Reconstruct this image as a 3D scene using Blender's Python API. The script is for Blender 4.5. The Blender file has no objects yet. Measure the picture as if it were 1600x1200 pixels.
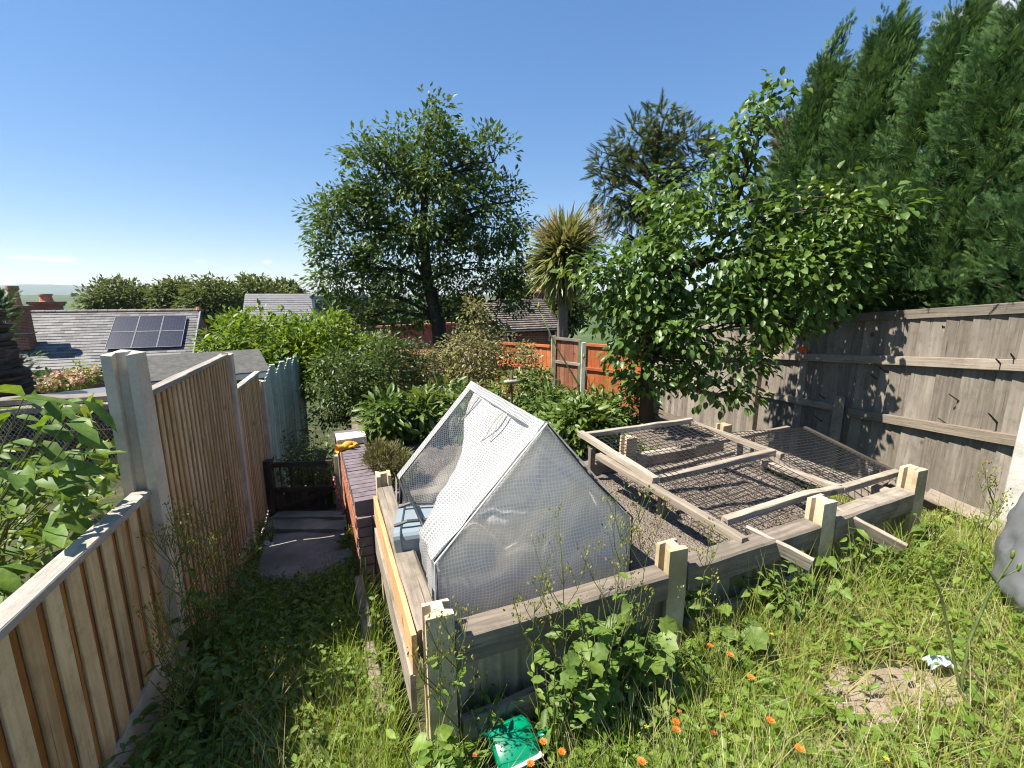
import bpy, math, random
import numpy as np
from mathutils import Matrix, Vector
random.seed(7); RNG = np.random.default_rng(7)
SC = bpy.context.scene
COL = SC.collection
R = math.radians
# ------------------------------------------------------------------ camera, sky, sun, exposure
EYE = 1.6; F = 700.0; PITCH = R(11.3)
cam = bpy.data.cameras.new('camera'); camo = bpy.data.objects.new('camera', cam); COL.objects.link(camo)
cam.sensor_width = 36; cam.lens = F / 1600 * 36; cam.clip_start = 0.05; cam.clip_end = 60000
camo.location = (0, 0, EYE); camo.rotation_euler = (R(90) - PITCH, 0, 0); SC.camera = camo
SUN_EL = R(57); SX, SY = -0.975, -0.22
_n = math.hypot(SX, SY); SX /= _n; SY /= _n
SUN = Vector((SX * math.cos(SUN_EL), SY * math.cos(SUN_EL), math.sin(SUN_EL)))
sl = bpy.data.lights.new('sun', 'SUN'); sl.energy = 4.6; sl.angle = R(0.53); sl.color = (1.0, 0.94, 0.84)
so = bpy.data.objects.new('sun', sl); COL.objects.link(so)
so.rotation_euler = SUN.to_track_quat('Z', 'Y').to_euler(); so.location = (-8, -2, 14)
W = bpy.data.worlds.new('World'); SC.world = W; W.use_nodes = True
wn = W.node_tree; wn.nodes.clear()
def wnode(t, **k):
    n = wn.nodes.new(t)
    for a, v in k.items(): setattr(n, a, v)
    return n
wo = wnode('ShaderNodeOutputWorld'); wb = wnode('ShaderNodeBackground'); wb.inputs[1].default_value = 0.108
sky = wnode('ShaderNodeTexSky', sky_type='NISHITA', sun_disc=False, sun_elevation=SUN_EL,
            sun_rotation=math.atan2(SX, SY), altitude=120, air_density=1.0, dust_density=0.15, ozone_density=4.5)
# a few wisps of fair-weather cloud in the sky itself
tc = wnode('ShaderNodeTexCoord')
def cloud_mask(d, w, h, scale):
    """soft noisy puff round the sky direction d"""
    d = Vector(d).normalized()
    rt = d.cross(Vector((0, 0, 1))).normalized(); up = rt.cross(d)
    outs = []
    for ax, s in ((rt, w), (up, h)):
        dp = wnode('ShaderNodeVectorMath', operation='DOT_PRODUCT'); dp.inputs[1].default_value = ax / s
        wn.links.new(tc.outputs['Generated'], dp.inputs[0]); outs.append(dp.outputs['Value'])
    cb = wnode('ShaderNodeCombineXYZ'); wn.links.new(outs[0], cb.inputs[0]); wn.links.new(outs[1], cb.inputs[1])
    ln = wnode('ShaderNodeVectorMath', operation='LENGTH'); wn.links.new(cb.outputs[0], ln.inputs[0])
    nz = wnode('ShaderNodeTexNoise'); nz.inputs['Scale'].default_value = scale; nz.inputs['Detail'].default_value = 6
    mp = wnode('ShaderNodeMapping'); mp.inputs['Scale'].default_value = (1, 1, 2.2)
    wn.links.new(tc.outputs['Generated'], mp.inputs[0]); wn.links.new(mp.outputs[0], nz.inputs['Vector'])
    a = wnode('ShaderNodeMath', operation='MULTIPLY_ADD'); a.inputs[1].default_value = 1.6; wn.links.new(nz.outputs[0], a.inputs[0])
    sb = wnode('ShaderNodeMath', operation='MULTIPLY'); sb.inputs[1].default_value = -1.0; wn.links.new(ln.outputs['Value'], sb.inputs[0])
    wn.links.new(sb.outputs[0], a.inputs[2])
    mr = wnode('ShaderNodeMapRange'); mr.inputs[1].default_value = 0.05; mr.inputs[2].default_value = 0.7; mr.inputs[4].default_value = 0.8
    wn.links.new(a.outputs[0], mr.inputs[0])
    fw = wnode('ShaderNodeVectorMath', operation='DOT_PRODUCT'); fw.inputs[1].default_value = d
    wn.links.new(tc.outputs['Generated'], fw.inputs[0])
    gt = wnode('ShaderNodeMath', operation='GREATER_THAN'); gt.inputs[1].default_value = 0.5; wn.links.new(fw.outputs['Value'], gt.inputs[0])
    mu = wnode('ShaderNodeMath', operation='MULTIPLY'); wn.links.new(mr.outputs[0], mu.inputs[0]); wn.links.new(gt.outputs[0], mu.inputs[1])
    return mu.outputs[0]
def pix(u, v):
    """direction of a photo pixel as slopes: (x/y, z/y)"""
    a = (u - 800) / F; b = (600 - v) / F
    y = math.cos(PITCH) + b * math.sin(PITCH); z = -math.sin(PITCH) + b * math.cos(PITCH)
    return a / y, z / y
def PX(u, v, Y):
    a, b = pix(u, v); return Vector((a * Y, Y, EYE + b * Y))
col = sky.outputs[0]
for (u, v, w, h, sc_) in ((314, 409, .016, .006, 60), (418, 409, .014, .006, 55), (1590, 8, .10, .05, 9), (70, 404, .06, .006, 20)):
    a, b = pix(u, v); m = cloud_mask((a, 1, b), w, h, sc_)
    mx = wnode('ShaderNodeMix', data_type='RGBA'); mx.inputs[7].default_value = (8.5, 8.8, 9.4, 1)
    wn.links.new(m, mx.inputs[0]); wn.links.new(col, mx.inputs[6]); col = mx.outputs[2]
gm = wnode('ShaderNodeGamma'); gm.inputs[1].default_value = .62; wn.links.new(col, gm.inputs[0])
hsv = wnode('ShaderNodeHueSaturation'); hsv.inputs['Saturation'].default_value = 1.48; hsv.inputs['Value'].default_value = 1.13; hsv.inputs['Hue'].default_value = .508; wn.links.new(gm.outputs[0], hsv.inputs['Color'])
wn.links.new(hsv.outputs[0], wb.inputs[0]); wn.links.new(wb.outputs[0], wo.inputs[0])
SC.view_settings.view_transform = 'Standard'; SC.view_settings.look = 'None'; SC.view_settings.gamma = 1
SC.view_settings.exposure = 1.36; SC.view_settings.use_curve_mapping = False
SC.cycles.max_bounces = 8; SC.cycles.transparent_max_bounces = 14; SC.cycles.diffuse_bounces = 4; SC.cycles.glossy_bounces = 2
SC.cycles.caustics_reflective = False; SC.cycles.caustics_refractive = False
SC.cycles.use_adaptive_sampling = True; SC.cycles.adaptive_threshold = 0.012
SC.cycles.use_denoising = True; SC.cycles.pixel_filter_type = 'BLACKMAN_HARRIS'; SC.cycles.filter_width = 1.15

# ------------------------------------------------------------------ materials
MATS = {}
class NT:
    def __init__(s, name):
        s.m = bpy.data.materials.new(name); s.m.use_nodes = True; s.t = s.m.node_tree; s.t.nodes.clear()
        s.out = s.n('ShaderNodeOutputMaterial')
    def n(s, t, **k):
        x = s.t.nodes.new(t)
        for a, v in k.items(): setattr(x, a, v)
        return x
    def l(s, a, b): s.t.links.new(a, b)
    def ramp(s, fac, stops):
        r = s.n('ShaderNodeValToRGB'); e = r.color_ramp.elements
        while len(e) < len(stops): e.new(0.5)
        for i, (p, c) in enumerate(stops):
            e[i].position = p; e[i].color = (c[0], c[1], c[2], 1)
        s.l(fac, r.inputs[0]); return r.outputs[0]
    def coords(s, scale=(1, 1, 1), rnd=True):
        tc = s.n('ShaderNodeTexCoord'); mp = s.n('ShaderNodeMapping'); mp.inputs['Scale'].default_value = scale
        if rnd:
            oi = s.n('ShaderNodeObjectInfo'); ml = s.n('ShaderNodeMath', operation='MULTIPLY'); ml.inputs[1].default_value = 37.0
            s.l(oi.outputs['Random'], ml.inputs[0])
            va = s.n('ShaderNodeVectorMath', operation='ADD'); s.l(tc.outputs['Object'], va.inputs[0]); s.l(ml.outputs[0], va.inputs[1])
            s.l(va.outputs[0], mp.inputs[0])
        else: s.l(tc.outputs['Object'], mp.inputs[0])
        return mp.outputs[0]
    def noise(s, vec, scale, detail=5, rough=0.55, dist=0.0):
        n = s.n('ShaderNodeTexNoise'); n.inputs['Scale'].default_value = scale; n.inputs['Detail'].default_value = detail
        n.inputs['Roughness'].default_value = rough; n.inputs['Distortion'].default_value = dist
        s.l(vec, n.inputs['Vector']); return n.outputs[0]
    def mix(s, f, a, b, mode='MIX'):
        m = s.n('ShaderNodeMix', data_type='RGBA', blend_type=mode)
        for i, x in ((0, f), (6, a), (7, b)):
            if hasattr(x, 'is_linked'): s.l(x, m.inputs[i])
            elif i == 0: m.inputs[0].default_value = x
            else: m.inputs[i].default_value = (x[0], x[1], x[2], 1)
        return m.outputs[2]
    def math(s, op, a, b=0.0):
        m = s.n('ShaderNodeMath', operation=op)
        for i, x in ((0, a), (1, b)):
            if hasattr(x, 'is_linked'): s.l(x, m.inputs[i])
            else: m.inputs[i].default_value = x
        return m.outputs[0]
    def bsdf(s, col, rough=0.8, metal=0.0, bump=None, bd=0.01, bs=0.6, spec=0.4):
        p = s.n('ShaderNodeBsdfPrincipled')
        for nm, x in (('Base Color', col), ('Roughness', rough), ('Metallic', metal)):
            if hasattr(x, 'is_linked'): s.l(x, p.inputs[nm])
            elif nm == 'Base Color': p.inputs[nm].default_value = (x[0], x[1], x[2], 1)
            else: p.inputs[nm].default_value = x
        p.inputs['Specular IOR Level'].default_value = spec
        if bump is not None:
            b = s.n('ShaderNodeBump'); b.inputs['Distance'].default_value = bd; b.inputs['Strength'].default_value = bs
            s.l(bump, b.inputs['Height']); s.l(b.outputs[0], p.inputs['Normal'])
        return p
    def done(s, sh): s.l(sh.outputs[0] if hasattr(sh, 'outputs') else sh, s.out.inputs[0]); return s.m
def wood(name, dark, mid, light, grain=1.0, rough=0.85, bd=0.003, stain=None):
    t = NT(name); v = t.coords((16 * grain, 16 * grain, 0.9)); g = t.noise(v, 3.0, 8, 0.62, 0.35)
    v2 = t.coords((1, 1, 0.6)); n2 = t.noise(v2, 4.0, 4)
    oi = t.n('ShaderNodeObjectInfo')
    f = t.math('ADD', t.math('MULTIPLY', g, 0.68), t.math('MULTIPLY', oi.outputs['Random'], 0.34))
    c = t.ramp(f, [(0.28, dark), (0.5, mid), (0.75, light)])
    c = t.mix(t.ramp(n2, [(0.42, (0, 0, 0)), (0.7, (0.55, 0.55, 0.55))]), c, dark)
    kn = t.n('ShaderNodeTexVoronoi'); kn.inputs['Scale'].default_value = 3.2; t.l(t.coords((1, 1, 0.9)), kn.inputs['Vector'])
    c = t.mix(t.ramp(kn.outputs[0], [(0.05, (0.8, 0.8, 0.8)), (0.1, (0, 0, 0))]), c, tuple(x * 0.45 for x in dark))
    ck = t.noise(t.coords((38, 38, .8)), 2.2, 5, .6, .2)
    c = t.mix(t.ramp(ck, [(.30, (.85, .85, .85)), (.37, (0, 0, 0))]), c, tuple(x * .28 for x in dark))
    dirt = t.noise(t.coords(), 11, 7, .7); c = t.mix(t.ramp(dirt, [(.5, (0, 0, 0)), (.72, (.5, .5, .5))]), c, tuple(x * .6 for x in dark))
    if stain: c = t.mix(t.ramp(t.noise(t.coords(), 7, 5), [(0.5, (0, 0, 0)), (0.66, (.8, .8, .8))]), c, stain)
    return t.done(t.bsdf(c, rough, bump=t.math('ADD', g, t.math('MULTIPLY', t.math('MINIMUM', ck, .4), 2.0)), bd=bd * 1.6, bs=1.0))
def leaf(name, cols, transl=0.3, rough=0.45, spec=0.5, yel=1.0, order=False):
    t = NT(name); at = t.n('ShaderNodeAttribute', attribute_name='rnd'); oi = t.n('ShaderNodeObjectInfo')
    f = t.math('FRACT', t.math('ADD', at.outputs['Fac'], oi.outputs['Random']))
    if order: f = at.outputs['Fac']
    k = len(cols); c = t.ramp(f, [(i / max(k - 1, 1), x) for i, x in enumerate(cols)])
    ge = t.n('ShaderNodeNewGeometry'); nz = t.noise(ge.outputs['Position'], 38, 4, .7); n2 = t.noise(ge.outputs['Position'], 1.7, 3, .6)
    c = t.mix(t.ramp(nz, [(.36, (0, 0, 0)), (.7, (1, 1, 1))]), t.mix(.38, c, (.01, .015, .004)), t.mix(.16 * yel, c, (.42, .42, .10)))
    c = t.mix(t.ramp(n2, [(.40, (0, 0, 0)), (.68, (.45, .45, .45))]), c, t.mix(.4 * yel, c, (.30, .30, .06)))
    p = t.bsdf(c, rough, spec=spec)
    tr = t.n('ShaderNodeBsdfTranslucent'); hs = t.n('ShaderNodeHueSaturation'); hs.inputs['Value'].default_value = 1.5; hs.inputs['Saturation'].default_value = 1.1
    hs.inputs['Hue'].default_value = 0.485
    t.l(c, hs.inputs['Color']); t.l(hs.outputs[0], tr.inputs[0])
    m = t.n('ShaderNodeMixShader'); m.inputs[0].default_value = transl; t.l(p.outputs[0], m.inputs[1]); t.l(tr.outputs[0], m.inputs[2])
    return t.done(m)
def concrete(name, a, b, c3, scale=1.0, bd=0.004, moss=None):
    t = NT(name); v = t.coords(); n1 = t.noise(v, 6 * scale, 8, 0.65); n2 = t.noise(v, 60 * scale, 4, 0.7); n3 = t.noise(v, 2 * scale, 3)
    c = t.ramp(n1, [(0.3, a), (0.52, b), (0.72, c3)])
    c = t.mix(t.ramp(n2, [(0.45, (0, 0, 0)), (0.75, (.5, .5, .5))]), c, a)
    if moss: c = t.mix(t.ramp(n3, [(0.48, (0, 0, 0)), (0.66, (.75, .75, .75))]), c, moss)
    return t.done(t.bsdf(c, 0.92, bump=t.math('ADD', n1, t.math('MULTIPLY', n2, 0.5)), bd=bd, spec=.25))
def plain(name, col, rough=0.5, metal=0.0, var=0.25, scale=8, spec=0.4, bd=0.002):
    t = NT(name); n = t.noise(t.coords(), scale, 6, 0.6)
    c = t.mix(t.ramp(n, [(0.35, (0, 0, 0)), (0.7, (1, 1, 1))]), tuple(x * (1 - var) for x in col), tuple(min(1, x * (1 + var)) for x in col))
    return t.done(t.bsdf(c, rough, metal, bump=n, bd=bd, spec=spec))
def slate(name, cols, lich):
    t = NT(name); at = t.n('ShaderNodeAttribute', attribute_name='rnd')
    c = t.ramp(at.outputs['Fac'], [(i / (len(cols) - 1), x) for i, x in enumerate(cols)])
    n = t.noise(t.coords(rnd=False), 3.0, 8, 0.7)
    c = t.mix(t.ramp(n, [(0.5, (0, 0, 0)), (0.72, (.6, .6, .6))]), c, lich)
    return t.done(t.bsdf(c, 0.6, bump=n, bd=.01, spec=.4))
def brickmat(name, cols, mortar, scale=1.0, bw=0.225, bh=0.075):
    t = NT(name); tc = t.n('ShaderNodeTexCoord')
    b = t.n('ShaderNodeTexBrick'); b.inputs['Scale'].default_value = 1.0; b.inputs['Brick Width'].default_value = bw; b.inputs['Row Height'].default_value = bh
    b.inputs['Mortar Size'].default_value = 0.008; b.inputs['Color1'].default_value = (*cols[0], 1); b.inputs['Color2'].default_value = (*cols[1], 1); b.inputs['Mortar'].default_value = (*mortar, 1)
    t.l(tc.outputs['UV'], b.inputs['Vector'])
    n = t.noise(t.coords(rnd=False), 1.2, 8, .65); c = t.mix(t.ramp(n, [(0.4, (0, 0, 0)), (0.75, (.7, .7, .7))]), b.outputs[0], tuple(x * .45 for x in cols[1]))
    return t.done(t.bsdf(c, 0.9, bump=b.outputs[1], bd=-.006, spec=.2))
M = {}
M['wood_cream'] = wood('pale sawn timber', (.34, .21, .095), (.56, .40, .22), (.68, .52, .32))
M['wood_brown'] = wood('brown stained batten', (.20, .075, .016), (.33, .135, .03), (.42, .19, .055))
M['wood_cap'] = wood('weathered cap rail', (.20, .175, .145), (.36, .325, .28), (.46, .42, .37))
M['wood_grey'] = wood('silvered fence board', (.125, .104, .08), (.225, .195, .158), (.325, .285, .235))
M['wood_rail'] = wood('silvered rail', (.15, .12, .09), (.255, .21, .16), (.345, .29, .23))
M['wood_sleeper'] = wood('weathered sleeper', (.13, .105, .08), (.265, .22, .172), (.39, .335, .27), 0.8, stain=(.13, .115, .08))
M['wood_frame'] = wood('weathered batten', (.19, .155, .115), (.325, .27, .21), (.44, .375, .30))
M['wood_orange_new'] = wood('fresh orange timber', (.36, .20, .09), (.52, .32, .15), (.62, .42, .22))
M['wood_orange'] = wood('orange stained fence', (.34, .085, .025), (.50, .145, .045), (.60, .20, .07))
M['wood_redbrown'] = wood('red brown door boards', (.20, .075, .04), (.30, .12, .065), (.38, .17, .10))
M['wood_teal'] = wood('teal painted board', (.26, .33, .29), (.38, .46, .41), (.50, .57, .52))
M['wood_dark'] = wood('dark old gate timber', (.03, .024, .018), (.06, .048, .036), (.10, .08, .06))
M['bark'] = wood('bark', (.025, .02, .015), (.06, .048, .036), (.11, .09, .07), 0.5, bd=.012)
M['bark_pale'] = wood('pale bark', (.12, .10, .075), (.2, .17, .13), (.3, .26, .2), 0.5, bd=.008)
M['concrete'] = concrete('concrete post', (.40, .34, .265), (.545, .47, .375), (.63, .555, .455))
M['concrete_old'] = concrete('weathered stub post', (.34, .255, .155), (.55, .455, .31), (.66, .565, .42), moss=(.28, .215, .10))
M['concrete_white'] = concrete('rough white concrete', (.36, .35, .31), (.50, .49, .44), (.58, .57, .52), 1.5, .008)
M['path'] = concrete('path concrete', (.19, .17, .145), (.29, .265, .225), (.37, .34, .29), 0.6, .006, moss=(.15, .135, .09))
M['stone_cap'] = concrete('pale stone slab', (.48, .43, .34), (.62, .57, .47), (.70, .66, .56))
M['soil'] = None
def soil():
    t = NT('bed soil'); v = t.coords(rnd=False); n1 = t.noise(v, 5, 8, .7); n2 = t.noise(v, 90, 5, .7)
    vo = t.n('ShaderNodeTexVoronoi'); vo.inputs['Scale'].default_value = 70; t.l(v, vo.inputs['Vector'])
    c = t.ramp(n1, [(.3, (.20, .16, .125)), (.5, (.31, .255, .205)), (.72, (.41, .345, .285))])
    c = t.mix(t.ramp(n2, [(.4, (.75, .75, .75)), (.62, (0, 0, 0))]), c, (.14, .11, .085))
    c = t.mix(t.ramp(vo.outputs[0], [(.12, (.5, .5, .5)), (.25, (0, 0, 0))]), c, (.48, .42, .36))
    return t.done(t.bsdf(c, .95, bump=t.math('ADD', n2, vo.outputs[0]), bd=.02, bs=1, spec=.15))
M['soil'] = soil()
M['dry_soil'] = concrete('dry bare earth', (.17, .13, .095), (.27, .215, .165), (.36, .30, .235), 1.5, .01)
def groundmat():
    t = NT('ground turf'); v = t.coords(rnd=False); n1 = t.noise(v, 1.1, 6, .6); n2 = t.noise(v, 30, 6, .7); n3 = t.noise(v, .01, 8, .6)
    near = t.ramp(n1, [(.35, (.035, .05, .015)), (.5, (.06, .07, .025)), (.68, (.12, .10, .06))])
    near = t.mix(t.ramp(n2, [(.4, (.6, .6, .6)), (.6, (0, 0, 0))]), near, (.025, .028, .012))
    far = t.ramp(n3, [(.35, (.03, .055, .02)), (.5, (.055, .085, .03)), (.65, (.09, .12, .045))])
    g = t.n('ShaderNodeNewGeometry'); d = t.n('ShaderNodeVectorMath', operation='LENGTH'); t.l(g.outputs['Position'], d.inputs[0])
    f = t.n('ShaderNodeMapRange'); f.inputs[1].default_value = 20; f.inputs[2].default_value = 60; t.l(d.outputs['Value'], f.inputs[0])
    return t.done(t.bsdf(t.mix(f.outputs[0], near, far), .95, bump=n2, bd=.02, spec=.15))
M['ground'] = groundmat()
M['grass'] = leaf('grass blade', [(.12, .22, .03), (.17, .30, .04), (.23, .36, .045), (.31, .42, .06), (.40, .43, .11), (.50, .45, .20)], .42, .55, .25, .8, True)
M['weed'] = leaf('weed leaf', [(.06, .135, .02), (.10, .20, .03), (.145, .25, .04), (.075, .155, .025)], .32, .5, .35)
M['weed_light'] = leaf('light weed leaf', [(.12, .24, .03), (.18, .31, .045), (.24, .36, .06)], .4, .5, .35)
M['shrub_big'] = leaf('broad shrub leaf', [(.05, .13, .018), (.08, .18, .025), (.12, .24, .03)], .34, .5, .3)
M['bindweed'] = leaf('climber leaf', [(.10, .21, .03), (.14, .26, .045), (.19, .31, .06)], .36, .4)
M['oak'] = leaf('oak leaf', [(.06, .11, .024), (.085, .15, .034), (.11, .185, .046), (.065, .13, .03)], .28, .5, .35, .3)
M['fruit'] = leaf('fruit tree leaf', [(.06, .135, .022), (.085, .175, .03), (.125, .22, .042), (.07, .15, .026)], .3, .42, .42, .45)
M['laurel'] = leaf('laurel leaf', [(.09, .18, .018), (.13, .24, .025), (.18, .30, .035)], .34, .5, .35)
M['dark_shrub'] = leaf('dark shrub leaf', [(.045, .085, .02), (.065, .115, .028), (.10, .16, .042)], .3, .45, .4, .4)
M['variegated'] = leaf('variegated leaf', [(.18, .22, .06), (.28, .28, .10), (.38, .30, .17), (.12, .17, .04), (.34, .22, .15)], .3, .5)
M['potato'] = leaf('potato leaf', [(.055, .125, .02), (.08, .165, .03), (.11, .205, .038)], .3, .45)
M['lavender'] = leaf('dry herb', [(.13, .11, .05), (.2, .17, .08), (.10, .12, .04), (.26, .21, .12)], .25, .7)
M['cypress'] = leaf('cypress spray', [(.035, .085, .028), (.06, .135, .042), (.10, .195, .06), (.17, .27, .085)], .24, .6, .2, .2, True)
M['cypress_brown'] = leaf('older cypress spray', [(.06, .07, .035), (.10, .09, .05), (.05, .07, .03)], .15, .6, .3)
M['spruce'] = leaf('spruce spray', [(.045, .075, .024), (.07, .105, .034), (.105, .135, .046)], .2, .6, .2, .4)
M['cordyline'] = leaf('sword leaf', [(.10, .15, .035), (.17, .22, .06), (.28, .28, .11), (.36, .29, .13)], .25, .4, .4)
M['panicle'] = leaf('dry flower spray', [(.46, .32, .12), (.56, .42, .18), (.40, .27, .10)], .2, .7)
M['far_leaf'] = leaf('distant foliage', [(.05, .085, .022), (.075, .115, .032), (.11, .15, .045)], .25, .6, .2)
M['nettle'] = leaf('nettle leaf', [(.055, .10, .03), (.08, .135, .04), (.12, .16, .055)], .3, .5)
M['stem'] = leaf('green stem', [(.10, .14, .04), (.14, .17, .06)], .15, .5)
M['stem_dry'] = leaf('dry stem', [(.40, .34, .18), (.52, .45, .27)], .15, .6)
M['bud'] = leaf('yellow green bud', [(.26, .27, .04), (.36, .33, .05), (.20, .23, .05)], .3, .5)
M['orange_petal'] = leaf('orange petal', [(.75, .17, .01), (.85, .24, .015)], .3, .5)
M['red_petal'] = leaf('red petal', [(.55, .05, .02), (.65, .10, .03)], .3, .5)
M['yellow_petal'] = leaf('yellow petal', [(.85, .60, .02), (.9, .68, .04)], .3, .4)
M['pink_petal'] = leaf('pink petal', [(.72, .45, .40), (.80, .62, .54), (.70, .55, .36), (.66, .36, .34)], .3, .5)
M['purple_petal'] = leaf('purple petal', [(.45, .09, .28), (.55, .16, .38), (.38, .07, .22)], .3, .5)
M['fruit_skin'] = plain('green plum', (.28, .33, .08), .35)
M['black_tube'] = plain('dark grey steel tube', (.035, .038, .042), .4, .2)
M['wire'] = plain('black plastic net', (.018, .018, .020), .55)
M['galv_wire'] = plain('galvanised wire', (.32, .32, .31), .45, .5)
M['tub'] = plain('grey blue plastic tub', (.21, .25, .27), .32, 0, .06, 3, .5, .0005)
M['tub_dark'] = plain('dark clip', (.06, .065, .07), .4)
M['can_green'] = plain('green plastic', (.0, .20, .10), .28, 0, .15, 5, .5, .0005)
M['label_white'] = plain('white label', (.70, .70, .69), .5, 0, .06)
M['label_ink'] = plain('grey label print', (.30, .31, .32), .5, 0, .06)
M['yellow_plastic'] = plain('yellow plastic', (.80, .60, .02), .35)
M['glove_orange'] = plain('orange glove', (.72, .36, .04), .8)
M['glove_teal'] = plain('teal glove cuff', (.03, .24, .22), .8)
M['litter'] = plain('pale wrapper', (.45, .55, .55), .3)
M['litter_teal'] = plain('pale teal wrapper', (.35, .55, .55), .3)
M['red_plate'] = plain('red plate', (.65, .07, .025), .4)
M['roof_slate'] = slate('grey slate', [(.05, .047, .048), (.105, .10, .10), (.155, .15, .147), (.07, .066, .068)], (.19, .18, .165))
M['roof_slate_far'] = slate('far slate', [(.13, .125, .135), (.17, .165, .17), (.15, .145, .15)], (.2, .195, .195))
M['roof_tile'] = slate('brown tile', [(.13, .11, .10), (.17, .145, .13), (.21, .18, .16)], (.24, .22, .19))
M['brick'] = brickmat('red brick', [(.30, .10, .06), (.22, .07, .045)], (.30, .26, .22))
M['brick_pink'] = brickmat('pinkish brick', [(.42, .16, .12), (.36, .13, .10)], (.36, .22, .18))
M['brick_red'] = plain('clay brick', (.36, .145, .085), .9, 0, .3, 12, .2, .004)
M['brick_blue'] = plain('blue grey coping brick', (.155, .125, .135), .8, 0, .25, 14, .3, .003)
M['mortar'] = concrete('mortar', (.22, .2, .17), (.30, .28, .24), (.36, .33, .29))
M['stone_dark'] = concrete('dark layered stone', (.035, .03, .026), (.075, .065, .055), (.13, .115, .10), 1.0, .01)
M['felt'] = concrete('roofing felt', (.06, .058, .054), (.095, .092, .085), (.13, .125, .115), 2.0, .003)
M['shed_wall'] = plain('shed wall', (.06, .08, .085), .8)
M['white_trim'] = plain('white trim', (.45, .46, .47), .5, 0, .1)
M['lead'] = plain('lead flashing', (.25, .26, .27), .6)
M['clay_pot'] = plain('clay chimney pot', (.42, .17, .10), .85, 0, .25, 6)
M['glass'] = plain('window glass', (.03, .04, .05), .06, 0, .1, 2, .6, 0)
M['slab_grey'] = plain('grey plastic sack', (.15, .155, .16), .3, 0, .12, 3, .45)
M['corrugated'] = concrete('corrugated sheet', (.32, .26, .17), (.44, .37, .26), (.52, .45, .33), 1.0, .003, moss=(.18, .155, .075))
M['rust'] = plain('faded orange twine', (.50, .20, .07), .9)
def solar():
    t = NT('solar cell'); tc = t.n('ShaderNodeTexCoord'); b = t.n('ShaderNodeTexBrick', offset=0.0)
    b.inputs['Scale'].default_value = 1; b.inputs['Brick Width'].default_value = .16; b.inputs['Row Height'].default_value = .16; b.inputs['Mortar Size'].default_value = .006
    b.inputs['Color1'].default_value = (.012, .014, .028, 1); b.inputs['Color2'].default_value = (.015, .017, .034, 1); b.inputs['Mortar'].default_value = (.035, .038, .055, 1)
    t.l(tc.outputs['UV'], b.inputs['Vector']); return t.done(t.bsdf(b.outputs[0], .25, spec=.5))
M['solar'] = solar()
def film(name, base, line, op_film, op_line, pitch=.0125, lw=.30, aniso=(1, 1)):
    """woven-reinforced plastic film: see-through sheet with white threads, in UV metres"""
    t = NT(name); tc = t.n('ShaderNodeTexCoord'); sp = t.n('ShaderNodeSeparateXYZ'); t.l(tc.outputs['UV'], sp.inputs[0])
    ls = []
    for i in (0, 1):
        f = t.math('FRACT', t.math('DIVIDE', sp.outputs[i], pitch * aniso[i]))
        ls.append(t.math('LESS_THAN', f, lw))
    g = t.math('MAXIMUM', ls[0], ls[1])
    v = t.coords(rnd=False); n = t.noise(v, 4, 5, .6)
    c = t.mix(g, base, line); c = t.mix(t.ramp(n, [(.45, (0, 0, 0)), (.75, (.5, .5, .5))]), c, (base[0] * .72, base[1] * .70, base[2] * .60))
    p = t.bsdf(c, .45, spec=.4); tl = t.n('ShaderNodeBsdfTranslucent'); t.l(c, tl.inputs[0])
    m = t.n('ShaderNodeMixShader'); m.inputs[0].default_value = .55; t.l(p.outputs[0], m.inputs[1]); t.l(tl.outputs[0], m.inputs[2])
    tr = t.n('ShaderNodeBsdfTransparent')
    op = t.math('ADD', t.math('MULTIPLY', g, op_line - op_film), t.math('ADD', t.math('MULTIPLY', n, .3), op_film - .15))
    m2 = t.n('ShaderNodeMixShader'); t.l(op, m2.inputs[0]); t.l(tr.outputs[0], m2.inputs[1]); t.l(m.outputs[0], m2.inputs[2])
    return t.done(m2)
M['film'] = film('clear woven film', (.82, .78, .70), (.92, .89, .83), .78, .98, .0155, .27)
M['film_thin'] = film('thin woven film', (.60, .62, .55), (.82, .80, .75), .34, .85)
M['film_dense'] = film('white woven film', (.42, .43, .43), (.76, .75, .73), .72, .98, .0125, .45, (1.6, 1))
M['film_trim'] = film('white edge band', (.33, .34, .36), (.72, .71, .695), .80, .98, .014, .5)

# ------------------------------------------------------------------ object helpers
WM = {}; LAST = [None]
def reg(o, m): WM[o.name] = m; return o
def link(o, parent=None, mw=None):
    COL.objects.link(o); LAST[0] = o; mw = mw or Matrix.Identity(4)
    if parent is not None:
        o.parent = parent; o.matrix_basis = WM[parent.name].inverted() @ mw
    else: o.matrix_basis = mw
    return reg(o, mw)
USED = set()
def tag(o, label, cat, group=None):
    o['label'] = label; o['category'] = cat
    if group: o['group'] = group
    return o
def thing(name, label, cat, loc, group=None):
    o = bpy.data.objects.new(name, None); o.empty_display_size = .1
    link(o, None, Matrix.Translation(Vector(loc))); return tag(o, label, cat, group)
def mesh(verts, faces, mat, uvs=None, smooth=False, rnd=None):
    me = bpy.data.meshes.new('mesh'); me.from_pydata([tuple(v) for v in verts], [], faces)
    me.materials.append(mat)
    if smooth: me.polygons.foreach_set('use_smooth', [True] * len(me.polygons))
    if uvs is not None:
        ul = me.uv_layers.new(name='UVMap'); li = np.empty(len(me.loops), dtype=np.int32); me.loops.foreach_get('vertex_index', li)
        ul.data.foreach_set('uv', np.asarray(uvs, dtype=np.float32)[li].ravel())
    if rnd is not None:
        a = me.attributes.new('rnd', 'FLOAT', 'POINT'); a.data.foreach_set('value', np.asarray(rnd, dtype=np.float32))
    me.update(); return me
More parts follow.
